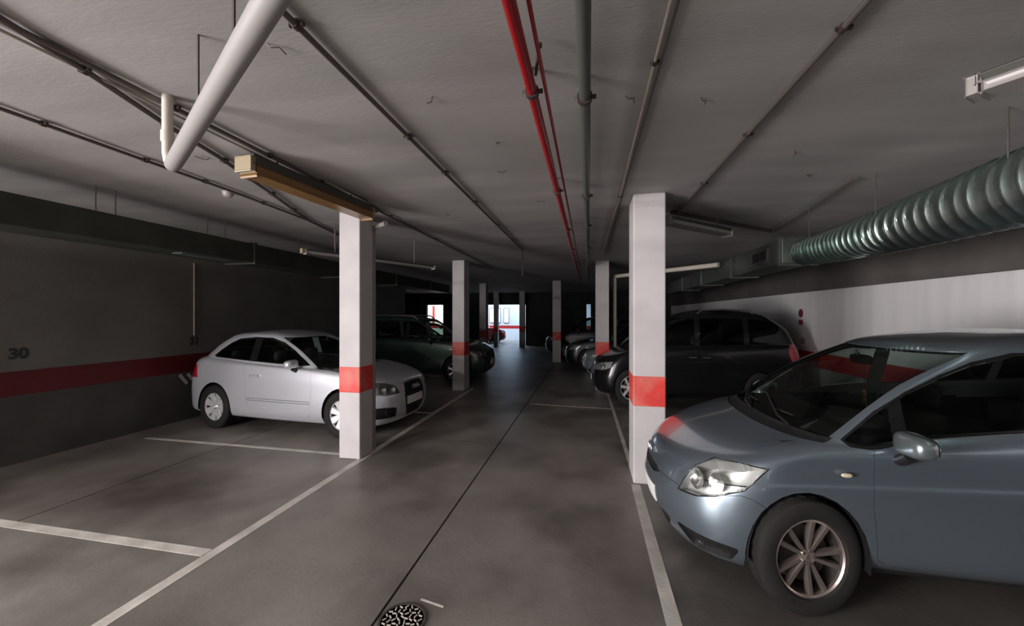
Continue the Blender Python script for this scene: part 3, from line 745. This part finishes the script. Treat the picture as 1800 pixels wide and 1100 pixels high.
        sb('cabin_floor', (c['fl'][0], -W, .30), (c['fl'][1], W, .34), M['interior'], .01)
    return parts

def lamp_bulb(root, name, S, p, d, r, m):
    """round reflector lamp: bowl with a bulb, facing direction d"""
    b2 = B(); lathe(b2, [(0, .0), (r*.35, .006), (r*.7, .02), (r, .045), (r*.96, .045), (r*.66, .024), (r*.3, .012), (0, .008)], 20, 'x')
    d = Vector(d).normalized(); rot = d.to_track_quat('X', 'Z').to_matrix().to_4x4()
    bmesh.ops.transform(b2, matrix=Matrix.Translation(Vector([p[i]*S[i] for i in range(3)])) @ rot, verts=b2.verts[:])
    o = obj(name, b2, m, root, smooth=50)
    b2 = B(); sellipsoid(b2, (.022, 0, 0), (.02, .012, .012), 1, 10, 8)
    bmesh.ops.transform(b2, matrix=Matrix.Translation(Vector([p[i]*S[i] for i in range(3)])) @ rot, verts=b2.verts[:])
    obj('bulb', b2, M['lampw'], o, smooth=60); return o
def sc3(S, p, s=1): return (p[0]*S[0], s*p[1]*S[1], p[2]*S[2])
def glasscuts(poly, splits, front=None, glass_m='g_side'):
    """side glass: panes between the splits, then the black surround"""
    out = []
    for x0, x1 in splits:
        pts = clip_x(poly, x0, x1); out.append(('side_window', shrink(pts, .016), 'side', dict(m=M[glass_m], side='lr', off=.005, groove=.002, depth=.01, lo=-.2)))
    out.append(('window_surround', poly, 'side', dict(m=M['blackg'], side='lr', groove=.002, depth=.01, lo=-.2)))
    return out
def clip_x(poly, x0, x1):
    def half(P, f, d):
        o = []
        for i in range(len(P)):
            a, b = P[i-1], P[i]; fa, fb = f(a), f(b)
            if (fa >= 0) != (fb >= 0): t = fa/(fa-fb); o.append((a[0]+(b[0]-a[0])*t, a[1]+(b[1]-a[1])*t))
            if fb >= 0: o.append(b)
        return o
    return half(half(poly, lambda p: p[0]-x0, 0), lambda p: x1-p[0], 0)
def shrink(poly, d):
    n = len(poly); ar = sum(poly[i-1][0]*poly[i][1]-poly[i][0]*poly[i-1][1] for i in range(n)); s = 1 if ar > 0 else -1; out = []
    for i in range(n):
        a, b, c = (Vector((*poly[j % n], 0)) for j in (i-1, i, i+1)); d1 = (b-a).normalized(); d2 = (c-b).normalized()
        n1 = Vector((-d1.y, d1.x, 0))*s; n2 = Vector((-d2.y, d2.x, 0))*s; m = n1+n2
        if m.length < .2: m = n1
        m.normalize(); k = min(d/max(.4, m.dot(n1)), 2*d); v = b+m*k; out.append((v.x, v.y))
    return out

# ---- blue grey five door hatchback (foreground right)
a_win = [(1.12,.935),(1.34,1.085),(1.535,1.19),(1.75,1.28),(1.95,1.35),(2.2,1.402),(2.6,1.418),(3.1,1.40),(3.45,1.345),(3.62,1.25),(3.60,1.12),(3.3,1.095),(2.8,1.065),(2.1,1.02),(1.61,.966),(1.42,.928),(1.27,.90),(1.16,.905)]
AUR = dict(steer=.16, belt=.96, S=(.85,.90,1.06), L=4.22, paint=M['p_blue'], axles=(.89,3.47), arch=.365, archz=.30, wy=.862, n=5,
  rings=[(.40,.5,2.5,.62,3.95,.5,2.5,[(0,.20)]),
   (.15,.58,2.4,.77,4.12,.45,2.5,[(0,.175),(.7,.18),(1.2,.255),(3.2,.255),(4.2,.24)]),
   (.055,.64,2.3,.845,4.20,.45,2.6,[(0,.26),(.7,.265),(1.2,.315),(3.2,.32),(4.2,.30)]),
   (.0,.68,2.2,.876,4.22,.45,2.6,[(0,.40),(.8,.41),(1.3,.44),(4.2,.44)]),
   (.015,.69,2.2,.882,4.20,.45,2.6,[(0,.53),(1,.57),(4.2,.62)]),
   (.055,.70,2.2,.880,4.17,.48,2.6,[(0,.63),(.8,.68),(1.5,.71),(4.2,.82)]),
   (.066,.70,2.2,.871,4.165,.48,2.6,[(0,.645),(.8,.705),(1.5,.74),(4.2,.85)]),
   (.125,.72,2.2,.862,4.13,.5,2.5,[(.125,.70),(.5,.765),(.87,.83),(1.3,.865),(2.5,.925),(4.1,1.0)]),
   (.42,.62,2.2,.836,4.08,.5,2.4,[(.42,.805),(.87,.88),(1.15,.902),(2.2,.985),(4.05,1.07)]),
   (.86,.25,2.2,.806,4.03,.5,2.4,[(.86,.928),(1.12,.918),(1.6,.962),(2.2,1.022),(4.0,1.10)]),
   (.90,.25,2.2,.796,4.01,.5,2.4,[(.90,.950),(1.16,.940),(1.6,.985),(2.2,1.045),(4.0,1.12)]),
   (1.33,.29,2.3,.712,3.93,.45,2.4,[(1.33,1.195),(1.62,1.225),(2.5,1.24),(3.9,1.26)]),
   (1.80,.30,2.4,.625,3.80,.42,2.4,[(1.80,1.395),(2.1,1.405),(2.6,1.435),(3.2,1.425),(3.8,1.38)]),
   (1.90,.30,2.4,.575,3.74,.4,2.4,[(1.90,1.428),(2.2,1.44),(2.7,1.465),(3.7,1.415)]),
   (2.1,.36,2.3,.40,3.6,.4,2.3,[(2.1,1.465),(2.6,1.497),(3.6,1.45)]),
   (2.3,.40,2,.16,3.4,.4,2,[(2.3,1.490),(2.7,1.512),(3.4,1.475)]),
   (2.4,.40,2,0,3.3,.4,2,[(2.4,1.496),(2.7,1.515),(3.3,1.483)])],
  screens=[('windscreen',(10,12),(-1,18.5),M['g_screen']),('cowl_panel',(8.75,10),(-1,19.5),M['black']),('rear_window',(10.4,12),(65.5,99),M['g_side'])],
  cuts=glasscuts(a_win, ((1.0,1.44),(1.49,2.27),(2.36,3.25),(3.29,3.8)))+[
   ('headlight',[(.49,.525),(.53,.60),(.60,.695),(.72,.762),(.90,.775),(1.06,.768),(.95,.635),(.80,.575),(.65,.535)],'fcorner',dict(m=M['g_clear'],side='lr',off=-.001,groove=.002,depth=.02,lo=-.3,label='clear headlight lens with chrome reflectors behind')),
   ('number_plate',[(-.05,.33),(.26,.33),(.26,.44),(-.05,.44)],'front',dict(m=M['plate'],side='c',off=-.006,groove=.001,label='white number plate')),
   ('grille',[(-.05,.52),(.20,.52),(.30,.545),(.24,.57),(-.05,.575)],'front',dict(m=M['black'],side='c',off=.012,groove=.001,label='slim black upper grille')),
   ('lower_grille',rounded([(-.05,.19),(.34,.19),(.46,.31),(.30,.325),(-.05,.325)],.03),'front',dict(m=M['black'],side='c',off=.02,groove=.001,depth=-.02)),
   ('fog_lamp_recess',rounded([(.47,.32),(.92,.305),(.85,.212),(.60,.205)],.03),'fcorner',dict(m=M['black'],side='lr',off=.03,groove=.001,depth=-.03)),
   ('hood',[(.118,-.05),(.13,.2),(.19,.34),(.33,.44),(.47,.58),(.75,.665),(1.02,.73),(1.1,.73),(1.1,-.05)],'top',dict(side='c')),
   ('front_bumper',[(-.1,0),(-.1,.56),(.2,.55),(.5,.61),(.56,.60),(.72,.53),(.86,.30),(.86,0)],'side',dict(side='c',lo=-1)),
   ('front_door',[(1.275,.895),(1.255,.62),(1.29,.34),(1.35,.30),(2.40,.30),(2.385,.6),(2.37,1.06),(2.0,1.04),(1.5,.99)],'side',dict(side='lr',lo=0)),
   ('rear_door',[(2.42,.30),(2.98,.30),(3.10,.42),(3.30,.62),(3.52,.80),(3.52,1.12),(2.39,1.07),(2.405,.6)],'side',dict(side='lr',lo=0)),
   ('tail_light',[(3.98,.78),(3.92,.95),(3.96,1.05),(4.3,1.05),(4.3,.78)],'side',dict(m=M['redlens'],side='lr',lo=0)),
   ('rear_bumper',[(3.85,0),(3.85,.55),(4.0,.62),(4.3,.62),(4.3,0)],'side',dict(side='c',lo=-1)),
  ],
  wheel=(.332,.222,.19), wheel_kind='ten', wheel_mat=M['alloy'], mirror=(1.42,.955,.965), mirror_mat=M['p_mirror'], handles=[(2.22,.858,.86),(3.28,.85,.90)],
  cabin=dict(w=.70,dash=(1.52,.955),seats=(2.0,2.95),fl=(1.0,3.9),rear_view=(1.72,1.305)))

# ---- silver three door hatchback (left)
s_win = [(1.50,.952),(1.66,1.04),(1.88,1.155),(2.12,1.255),(2.4,1.318),(2.75,1.328),(3.1,1.300),(3.27,1.235),(3.42,1.14),(3.53,1.055),(3.46,1.03),(2.9,1.000),(2.2,.968),(1.7,.946)]
A3 = dict(S=(.845,.88,1.03), L=4.2, paint=M['p_silver'], axles=(.85,3.43), arch=.365, archz=.31, wy=.862, n=5,
  rings=[(.38,.5,2.6,.62,3.95,.5,2.5,[(0,.2)]),
   (.14,.42,2.6,.80,4.10,.4,2.6,[(0,.18),(.8,.18),(3.4,.2),(4.2,.25)]),
   (.04,.48,2.6,.858,4.18,.4,2.8,[(0,.27)]),
   (0,.52,2.6,.88,4.203,.42,2.8,[(0,.42),(4.2,.45)]),
   (.01,.54,2.6,.883,4.20,.42,2.8,[(0,.56),(1,.6),(4.2,.64)]),
   (.05,.56,2.5,.880,4.17,.42,2.8,[(0,.67),(1,.76),(4.2,.82)]),
   (.13,.58,2.4,.862,4.12,.45,2.6,[(.13,.73),(.85,.83),(1.6,.885),(4.1,.97)]),
   (.5,.6,2.4,.83,4.05,.45,2.5,[(.5,.83),(1.1,.895),(2,.925),(4.0,1.02)]),
   (1.12,.34,2.3,.80,3.98,.45,2.4,[(1.12,.912),(1.46,.918),(2.5,.958),(3.95,1.05)]),
   (1.16,.34,2.3,.79,3.96,.45,2.4,[(1.16,.93),(1.5,.935),(2.5,.978),(3.93,1.07)]),
   (1.55,.36,2.3,.71,3.80,.42,2.4,[(1.55,1.135),(1.9,1.155),(2.8,1.175),(3.78,1.20)]),
   (2.00,.36,2.4,.62,3.58,.40,2.4,[(2.00,1.325),(2.36,1.335),(2.8,1.350),(3.56,1.31)]),
   (2.10,.36,2.4,.56,3.52,.40,2.4,[(2.10,1.355),(2.5,1.372),(2.9,1.38),(3.5,1.34)]),
   (2.25,.40,2.3,.40,3.4,.4,2.3,[(2.25,1.385),(2.7,1.405),(3.4,1.37)]),
   (2.4,.28,2,.16,3.2,.28,2,[(2.4,1.403),(2.75,1.417),(3.2,1.395)]),
   (2.5,.2,2,0,3.1,.2,2,[(2.5,1.408),(2.75,1.42),(3.1,1.402)])],
  screens=[('windscreen',(9,11),(-1,18.5),M['g_screen']),('cowl_panel',(7.8,9),(-1,19),M['black']),('rear_window',(9.4,11),(65.5,99),M['g_side'])],
  cuts=glasscuts(s_win, ((1.4,2.60),(2.72,3.8)))+[
   ('headlight',[(.34,.585),(.40,.68),(.55,.73),(.80,.755),(1.04,.775),(1.02,.71),(.90,.63),(.62,.58)],'fcorner',dict(m=M['g_clear'],side='lr',off=-.001,groove=.002,depth=.02,lo=-.3,label='clear headlight lens')),
   ('number_plate',[(-.05,.40),(.26,.40),(.26,.51),(-.05,.51)],'front',dict(m=M['plate'],side='c',off=-.008,groove=.001,label='pale number plate')),
   ('grille',rounded([(-.05,.25),(.22,.25),(.30,.42),(.31,.55),(.27,.69),(-.05,.70)],.03),'front',dict(m=M['black'],side='c',off=.015,groove=.001,depth=-.015,label='black single frame grille')),
   ('grille_frame',rounded([(-.05,.235),(.235,.235),(.318,.42),(.328,.555),(.285,.705),(-.05,.715)],.03),'front',dict(m=M['chrome'],side='c',off=-.004,groove=.001,label='thin chrome grille frame')),
   ('fog_lamp_recess',rounded([(.40,.275),(.40,.40),(.62,.425),(.96,.42),(.90,.30),(.7,.275)],.03),'fcorner',dict(m=M['black'],side='lr',off=.03,groove=.001,depth=-.03)),
   ('hood',[(.115,-.05),(.12,.32),(.30,.45),(.48,.60),(.8,.70),(1.25,.75),(1.4,.75),(1.4,-.05)],'top',dict(side='c')),
   ('front_bumper',[(-.1,0),(-.1,.60),(.2,.58),(.52,.66),(.60,.60),(.75,.3),(.75,0)],'side',dict(side='c',lo=-1)),
   ('door',[(1.42,.92),(1.40,.6),(1.44,.30),(1.50,.255),(2.55,.255),(2.70,.40),(2.74,.65),(2.74,.99),(2.2,.965),(1.6,.94)],'side',dict(side='lr',lo=0)),
   ('side_moulding',[(1.44,.445),(1.44,.475),(2.72,.485),(2.72,.455)],'side',dict(side='lr',lo=0)),
   ('tail_light',[(3.80,.735),(3.82,.90),(3.95,.96),(4.3,.955),(4.3,.735)],'side',dict(m=M['redlens'],side='lr',lo=0,label='red tail light')),
   ('rear_bumper',[(3.80,0),(3.80,.50),(3.95,.66),(4.3,.66),(4.3,0)],'side',dict(side='c',lo=-1)),
  ],
  wheel=(.329,.205,.225), wheel_kind='seven', wheel_mat=M['alloys'], mirror=(1.72,.945,.985), handles=[(2.52,.878,.80)],
  cabin=dict(w=.70,dash=(1.62,.93),seats=(2.05,2.95),fl=(1.1,3.8),rear_view=(1.85,1.24)))
for c in A3['cuts']:
    if c[0] == 'side_moulding': c[3]['lod'] = 0
# order matters: the moulding must be cut before the door
A3['cuts'].sort(key=lambda c: 0 if c[0] == 'side_moulding' else 1)

# ---- black minivan
v_win = [(1.25,1.115),(1.45,1.23),(1.75,1.40),(2.0,1.52),(2.3,1.59),(3.0,1.615),(3.7,1.58),(4.05,1.53),(4.30,1.42),(4.46,1.25),(4.50,1.14),(3.0,1.10),(1.8,1.085)]
VAN = dict(belt=1.12, S=(.768,.86,1.035), L=4.8, paint=M['p_black'], axles=(.92,3.78), arch=.38, archz=.31, wy=.965, n=4,
  rings=[(.40,.5,2.5,.7,4.5,.5,2.5,[(0,.22)]),
   (.15,.5,2.5,.88,4.7,.4,2.6,[(0,.2),(4.7,.26)]),
   (.04,.58,2.4,.955,4.77,.4,2.8,[(0,.30)]),
   (0,.62,2.4,.985,4.8,.4,2.8,[(0,.46)]),
   (.02,.64,2.3,.99,4.79,.4,2.8,[(0,.60),(4.8,.70)]),
   (.08,.66,2.3,.985,4.77,.4,2.8,[(0,.72),(1,.80),(4.8,.90)]),
   (.18,.68,2.2,.965,4.74,.42,2.6,[(.18,.81),(.9,.92),(1.6,.98),(4.7,1.04)]),
   (.5,.62,2.2,.94,4.72,.42,2.6,[(.5,.92),(1.1,1.01),(4.7,1.10)]),
   (1.0,.30,2.2,.90,4.70,.42,2.6,[(1.0,1.045),(1.3,1.06),(4.7,1.13)]),
   (1.04,.30,2.2,.89,4.69,.42,2.6,[(1.04,1.065),(1.34,1.08),(4.69,1.15)]),
   (1.52,.32,2.3,.83,4.58,.45,2.4,[(1.52,1.345),(1.85,1.37),(4.5,1.39)]),
   (2.00,.34,2.4,.73,4.34,.50,2.2,[(2.0,1.585),(2.4,1.615),(3.2,1.635),(3.8,1.60),(4.34,1.53)]),
   (2.12,.36,2.4,.66,4.20,.50,2.2,[(2.12,1.63),(2.5,1.66),(3.2,1.69),(3.7,1.665),(4.2,1.59)]),
   (2.3,.4,2.3,.45,3.95,.5,2.2,[(2.3,1.68),(3,1.73),(3.95,1.665)]),
   (2.6,.4,2,0,3.7,.4,2,[(2.6,1.72),(3.0,1.748),(3.7,1.71)])],
  screens=[('windscreen',(9,11),(-1,18.5),M['g_screen']),('cowl_panel',(7.8,9),(-1,19),M['black']),('rear_window',(9.4,11),(65.5,99),M['g_dark'])],
  cuts=glasscuts(v_win, ((1.2,1.62),(1.66,2.42),(2.50,3.48),(3.56,4.6)), glass_m='g_dark')+[
   ('headlight',[(.40,.60),(.44,.72),(.70,.76),(1.02,.80),(.98,.68),(.80,.62)],'fcorner',dict(m=M['g_clear'],side='lr',off=-.001,groove=.002,depth=.02,lo=-.3,label='clear headlight lens')),
   ('grille',rounded([(-.05,.58),(.26,.58),(.33,.72),(-.05,.745)],.03),'front',dict(m=M['blackg'],side='c',off=.012,groove=.001)),
   ('number_plate',[(-.05,.38),(.26,.38),(.26,.49),(-.05,.49)],'front',dict(m=M['plate'],side='c',off=-.006,groove=.001)),
   ('lower_grille',rounded([(-.05,.24),(.55,.24),(.60,.34),(-.05,.36)],.03),'front',dict(m=M['black'],side='c',off=.02,groove=.001,depth=-.02)),
   ('hood',[(.17,-.05),(.2,.35),(.4,.52),(.6,.70),(.9,.80),(1.2,.84),(1.4,.84),(1.4,-.05)],'top',dict(side='c')),
   ('front_bumper',[(-.1,0),(-.1,.60),(.2,.60),(.5,.67),(.62,.6),(.8,.3),(.8,0)],'side',dict(side='c',lo=-1)),
   ('front_door',[(1.36,1.05),(1.36,.6),(1.42,.28),(2.45,.28),(2.45,1.12),(1.8,1.10)],'side',dict(side='lr',lo=0)),
   ('sliding_door',[(2.48,.28),(3.34,.28),(3.44,.6),(3.52,.8),(3.52,1.14),(2.48,1.12)],'side',dict(side='lr',lo=0)),
   ('tail_light',closed_smooth([(4.42,.86),(4.36,1.0),(4.40,1.12),(4.55,1.18),(4.9,1.16),(4.9,.84),(4.55,.80)]),'side',dict(m=M['redlens'],side='lr',lo=0,label='red tail light')),
   ('rear_bumper',[(4.3,0),(4.3,.55),(4.5,.68),(4.9,.68),(4.9,0)],'side',dict(side='c',lo=-1))],
  wheel=(.345,.215,.215), wheel_kind='five', wheel_mat=M['alloys'], mirror=(1.62,1.06,1.13), handles=[(2.32,.978,.90),(2.62,.978,.90)], handle_mat=M['chrome'],
  cabin=dict(w=.8,dash=(1.75,1.05),seats=(2.2,3.1),fl=(1.1,4.4),rear_view=(1.95,1.50)))

# ---- dark green estate with roof rails
g_win = [(1.42,1.05),(1.60,1.17),(1.80,1.32),(1.98,1.44),(2.2,1.50),(3.0,1.515),(3.7,1.50),(4.05,1.45),(4.18,1.30),(4.16,1.12),(3.4,1.075),(2.2,1.05)]
EST = dict(S=(.84,.90,1.03), L=4.5, paint=M['p_green'], axles=(.90,3.52), arch=.385, archz=.33, wy=.872, n=4,
  rings=[(.40,.5,2.6,.62,4.3,.5,2.5,[(0,.26)]),
   (.14,.42,2.7,.82,4.4,.4,2.8,[(0,.25),(4.5,.32)]),
   (.04,.46,2.7,.87,4.47,.36,3,[(0,.34)]),
   (0,.50,2.7,.892,4.5,.36,3,[(0,.48)]),
   (.02,.52,2.6,.895,4.5,.36,3,[(0,.64),(4.5,.70)]),
   (.06,.54,2.6,.890,4.48,.36,3,[(0,.75),(1,.84),(4.5,.90)]),
   (.14,.56,2.5,.870,4.46,.38,2.8,[(.14,.82),(.9,.93),(1.6,.98),(4.4,1.03)]),
   (.5,.58,2.4,.84,4.44,.38,2.8,[(.5,.93),(1.1,1.00),(4.4,1.07)]),
   (1.12,.30,2.4,.81,4.42,.38,2.8,[(1.12,1.015),(1.42,1.02),(4.4,1.09)]),
   (1.16,.30,2.4,.80,4.41,.38,2.8,[(1.16,1.035),(1.46,1.04),(4.4,1.11)]),
   (1.50,.30,2.4,.74,4.34,.38,2.8,[(1.5,1.27),(1.8,1.29),(4.3,1.33)]),
   (1.88,.32,2.5,.66,4.22,.36,2.8,[(1.88,1.495),(2.2,1.52),(3,1.535),(4.2,1.50)]),
   (1.98,.34,2.5,.60,4.16,.36,2.6,[(1.98,1.53),(2.4,1.56),(3.,1.575),(4.1,1.54)]),
   (2.2,.4,2.3,.4,4.0,.4,2.3,[(2.2,1.57),(3,1.60),(4.0,1.57)]),
   (2.5,.4,2,0,3.7,.4,2,[(2.5,1.59),(3.0,1.61),(3.7,1.59)])],
  screens=[('windscreen',(9,11),(-1,18.5),M['g_screen']),('cowl_panel',(7.8,9),(-1,19),M['black']),('rear_window',(9.4,11),(65.5,99),M['g_side'])],
  cuts=glasscuts(g_win, ((1.3,2.36),(2.46,3.34),(3.42,4.3)))+[
   ('headlight',[(.30,.64),(.32,.76),(.60,.80),(1.0,.84),(.98,.74),(.80,.66)],'fcorner',dict(m=M['g_clear'],side='lr',off=-.001,groove=.002,depth=.02,lo=-.3)),
   ('grille',rounded([(-.05,.64),(.26,.64),(.28,.76),(-.05,.775)],.02),'front',dict(m=M['black'],side='c',off=.012,groove=.001)),
   ('number_plate',[(-.05,.44),(.26,.44),(.26,.55),(-.05,.55)],'front',dict(m=M['plate'],side='c',off=-.006,groove=.001)),
   ('hood',[(.13,-.05),(.14,.35),(.3,.5),(.5,.66),(.9,.72),(1.3,.76),(1.5,.76),(1.5,-.05)],'top',dict(side='c')),
   ('front_bumper',[(-.1,0),(-.1,.64),(.2,.64),(.5,.70),(.62,.6),(.78,.3),(.78,0)],'side',dict(side='c',lo=-1)),
   ('front_door',[(1.36,1.02),(1.34,.6),(1.40,.32),(2.40,.32),(2.41,1.07),(1.8,1.05)],'side',dict(side='lr',lo=0)),
   ('rear_door',[(2.44,.32),(3.05,.32),(3.2,.6),(3.38,.8),(3.38,1.09),(2.44,1.07)],'side',dict(side='lr',lo=0)),
   ('tail_light',[(4.25,.80),(4.25,1.10),(4.6,1.10),(4.6,.80)],'side',dict(m=M['redlens'],side='lr',lo=0)),
   ('rear_bumper',[(4.1,0),(4.1,.55),(4.25,.70),(4.6,.70),(4.6,0)],'side',dict(side='c',lo=-1))],
  wheel=(.345,.21,.205), wheel_kind='five', wheel_mat=M['alloys'], mirror=(1.62,.965,1.07), handles=[(2.28,.885,.90),(3.2,.885,.92)],
  cabin=dict(w=.70,dash=(1.60,1.0),seats=(2.05,2.95),fl=(1.1,4.1)))

def car(sp, nose, rz, label, group=None, **kw):
    sp = dict(sp); old = sp['paint']; sp.update(kw)
    root = empty('car', (*nose, 0), rz); tag(root, label, 'car', group); make_car(sp, root); return root, sp

# foreground hatchback
root, sp = car(AUR, (.45, 3.27), 0, 'blue grey five door hatchback in the right foreground'); S = sp['S']
for s in (1, -1):
    lamp_bulb(root, 'fog_lamp', S, (.34, s*.60, .265), (-1, s*.4, 0), .035, M['reflect'])
    b2 = B(); sellipsoid(b2, sc3(S, (1.10, .874, .775), s), (.028, .008, .012), .8, 12, 8); obj('side_indicator', b2, M['orange'], root, smooth=60)
bm = B()
for ry, rz_, oz in ((.062, .042, 0), (.026, .038, -.001), (.05, .017, .017)):
    tube(bm, [(.040*S[0]-.012+.06*(oz+rz_*math.sin(t)), ry*math.cos(t), .635*S[2]+oz+rz_*math.sin(t)) for t in np.linspace(0, 2*PI, 29)], .0045, 6, False)
obj('emblem', bm, M['chrome'], root, smooth=60)
SV, SR = loft([ring(*r) for r in sp['rings']], 5)
def on_body(row, y, d=.012):
    i = min(range(len(SR)), key=lambda k: abs(SR[k]-row)); line = SV[i][:24]; yy = abs(y)
    j = int(np.searchsorted(line[:,1], yy)); j = min(max(j, 1), 23); a_, b_ = line[j-1], line[j]; t = (yy-a_[1])/max(1e-6, b_[1]-a_[1]); p = a_+(b_-a_)*t
    return ((p[0]-d*.6)*S[0], y*S[1], (p[2]+d)*S[2])
for y0, y1, r1 in ((-.52, .06, 10.4), (.02, .56, 10.4)):
    w_ = obj('wiper', tube(B(), [on_body(9.6, y0), on_body(10.0, y0+.12, .03), on_body(10.2, (y0+y1)/2, .03), on_body(r1, y1, .02)], .008, 6), M['black'], root)
    obj('wiper_blade', tube(B(), [on_body(10.2, (y0+y1)/2-.22), on_body(10.2, (y0+y1)/2), on_body(r1, y1), on_body(r1, y1+.14)], .006, 6), M['rubber'], w_)
obj('antenna', tube(B(), [sc3(S, (3.45, 0, 1.46)), sc3(S, (3.62, 0, 1.60))], [.006, .003], 8), M['black'], root)
ch = empty('hanging_charm', (.45+1.73*S[0], 3.25, 1.10)); tag(ch, 'gold charm on a cord hanging behind the hatchback windscreen', 'charm')
obj('cord', tube(B(), [(0, 0, .07), (0, 0, .27)], .003, 6), M['cream'], ch)
bm = B(); sellipsoid(bm, (0, 0, .04), (.012, .02, .03), .9, 10, 8)
for k in (-1, 0, 1): tube(bm, [(0, k*.008, .02), (.0, k*.022, -.045)], [.004, .002], 6)
obj('tassel', bm, M['gold'], ch, smooth=60)

# silver hatchback
root, sp = car(A3, (-2.55, 5.58), PI-.053, 'silver three door hatchback behind the left front pillar'); S = sp['S']
for s in (1, -1):
    lamp_bulb(root, 'fog_lamp', S, (.20, s*.60, .345), (-1, s*.3, 0), .045, M['reflect'])
bm = B()
for k in range(4):
    tube(bm, [(-.006, (k-1.5)*.052+.033*math.cos(t), .625*S[2]+.033*math.sin(t)) for t in np.linspace(0, 2*PI, 21)], .0045, 6, False)
obj('emblem', bm, M['chrome'], root, smooth=60)
for k in range(5): obj('grille_slat', tube(B(), [(.012, -.27*S[1], (.55+k*.027)*S[2]), (.0, 0, (.55+k*.027)*S[2]), (.012, .27*S[1], (.55+k*.027)*S[2])], .006, 6), M['black'], root)
# black minivan
root, sp = car(VAN, (.04, 8.45), 0, 'black minivan parked at the right wall behind the right front pillar'); S = sp['S']
for s in (1, -1):
    obj('roof_rail', tube(B(), [sc3(S, (2.5, .66, 1.66), s), sc3(S, (2.6, .67, 1.725), s), sc3(S, (3.1, .67, 1.735), s), sc3(S, (3.65, .65, 1.71), s), sc3(S, (3.75, .64, 1.64), s)], .014, 8), M['steel'], root, smooth=50)
    obj('side_trim', obox(B(), sc3(S, (1.45, .992, .80), s), sc3(S, (3.4, .992, .84), s), .006, .018), M['chrome'], root)
# dark green estate
root, sp = car(EST, (-2.42, 9.95), PI, 'dark green estate with roof rails parked behind the second left pillar'); S = sp['S']
for s in (1, -1):
    obj('roof_rail', tube(B(), [sc3(S, (2.15, .60, 1.54), s), sc3(S, (2.3, .62, 1.62), s), sc3(S, (3.2, .62, 1.635), s), sc3(S, (3.95, .60, 1.62), s), sc3(S, (4.05, .58, 1.54), s)], .018, 8), M['galv'], root, smooth=50)
# dim cars further back
car(AUR, (-.15, 10.75), 0, 'pale ice blue car whose nose shows left of the black minivan', paint=M['p_ice'], detail=1, steer=0)
car(A3, (-.75, 12.95), 0, 'charcoal hatchback in shadow beyond the ice blue car', paint=M['p_dark'], detail=1)
car(EST, (-1.72, 16.2), 0, 'dark estate behind the far dim right pillar', paint=M['p_dark'], detail=1)
car(A3, (-3.15, 12.3), PI, 'black hatchback beyond the dark green estate', paint=M['p_black'], detail=1)
car(EST, (.90, -.62), 0, 'added charcoal estate, unseen right of the viewpoint, reflected dark in the hatchback door', paint=M['p_dark'], detail=1)  # unseen car added so the foreground door reflects something dark
car(A3, (-5.1, 24.0), PI+.5, 'small red hatchback in the daylit far hall', paint=M['p_red'], detail=1)
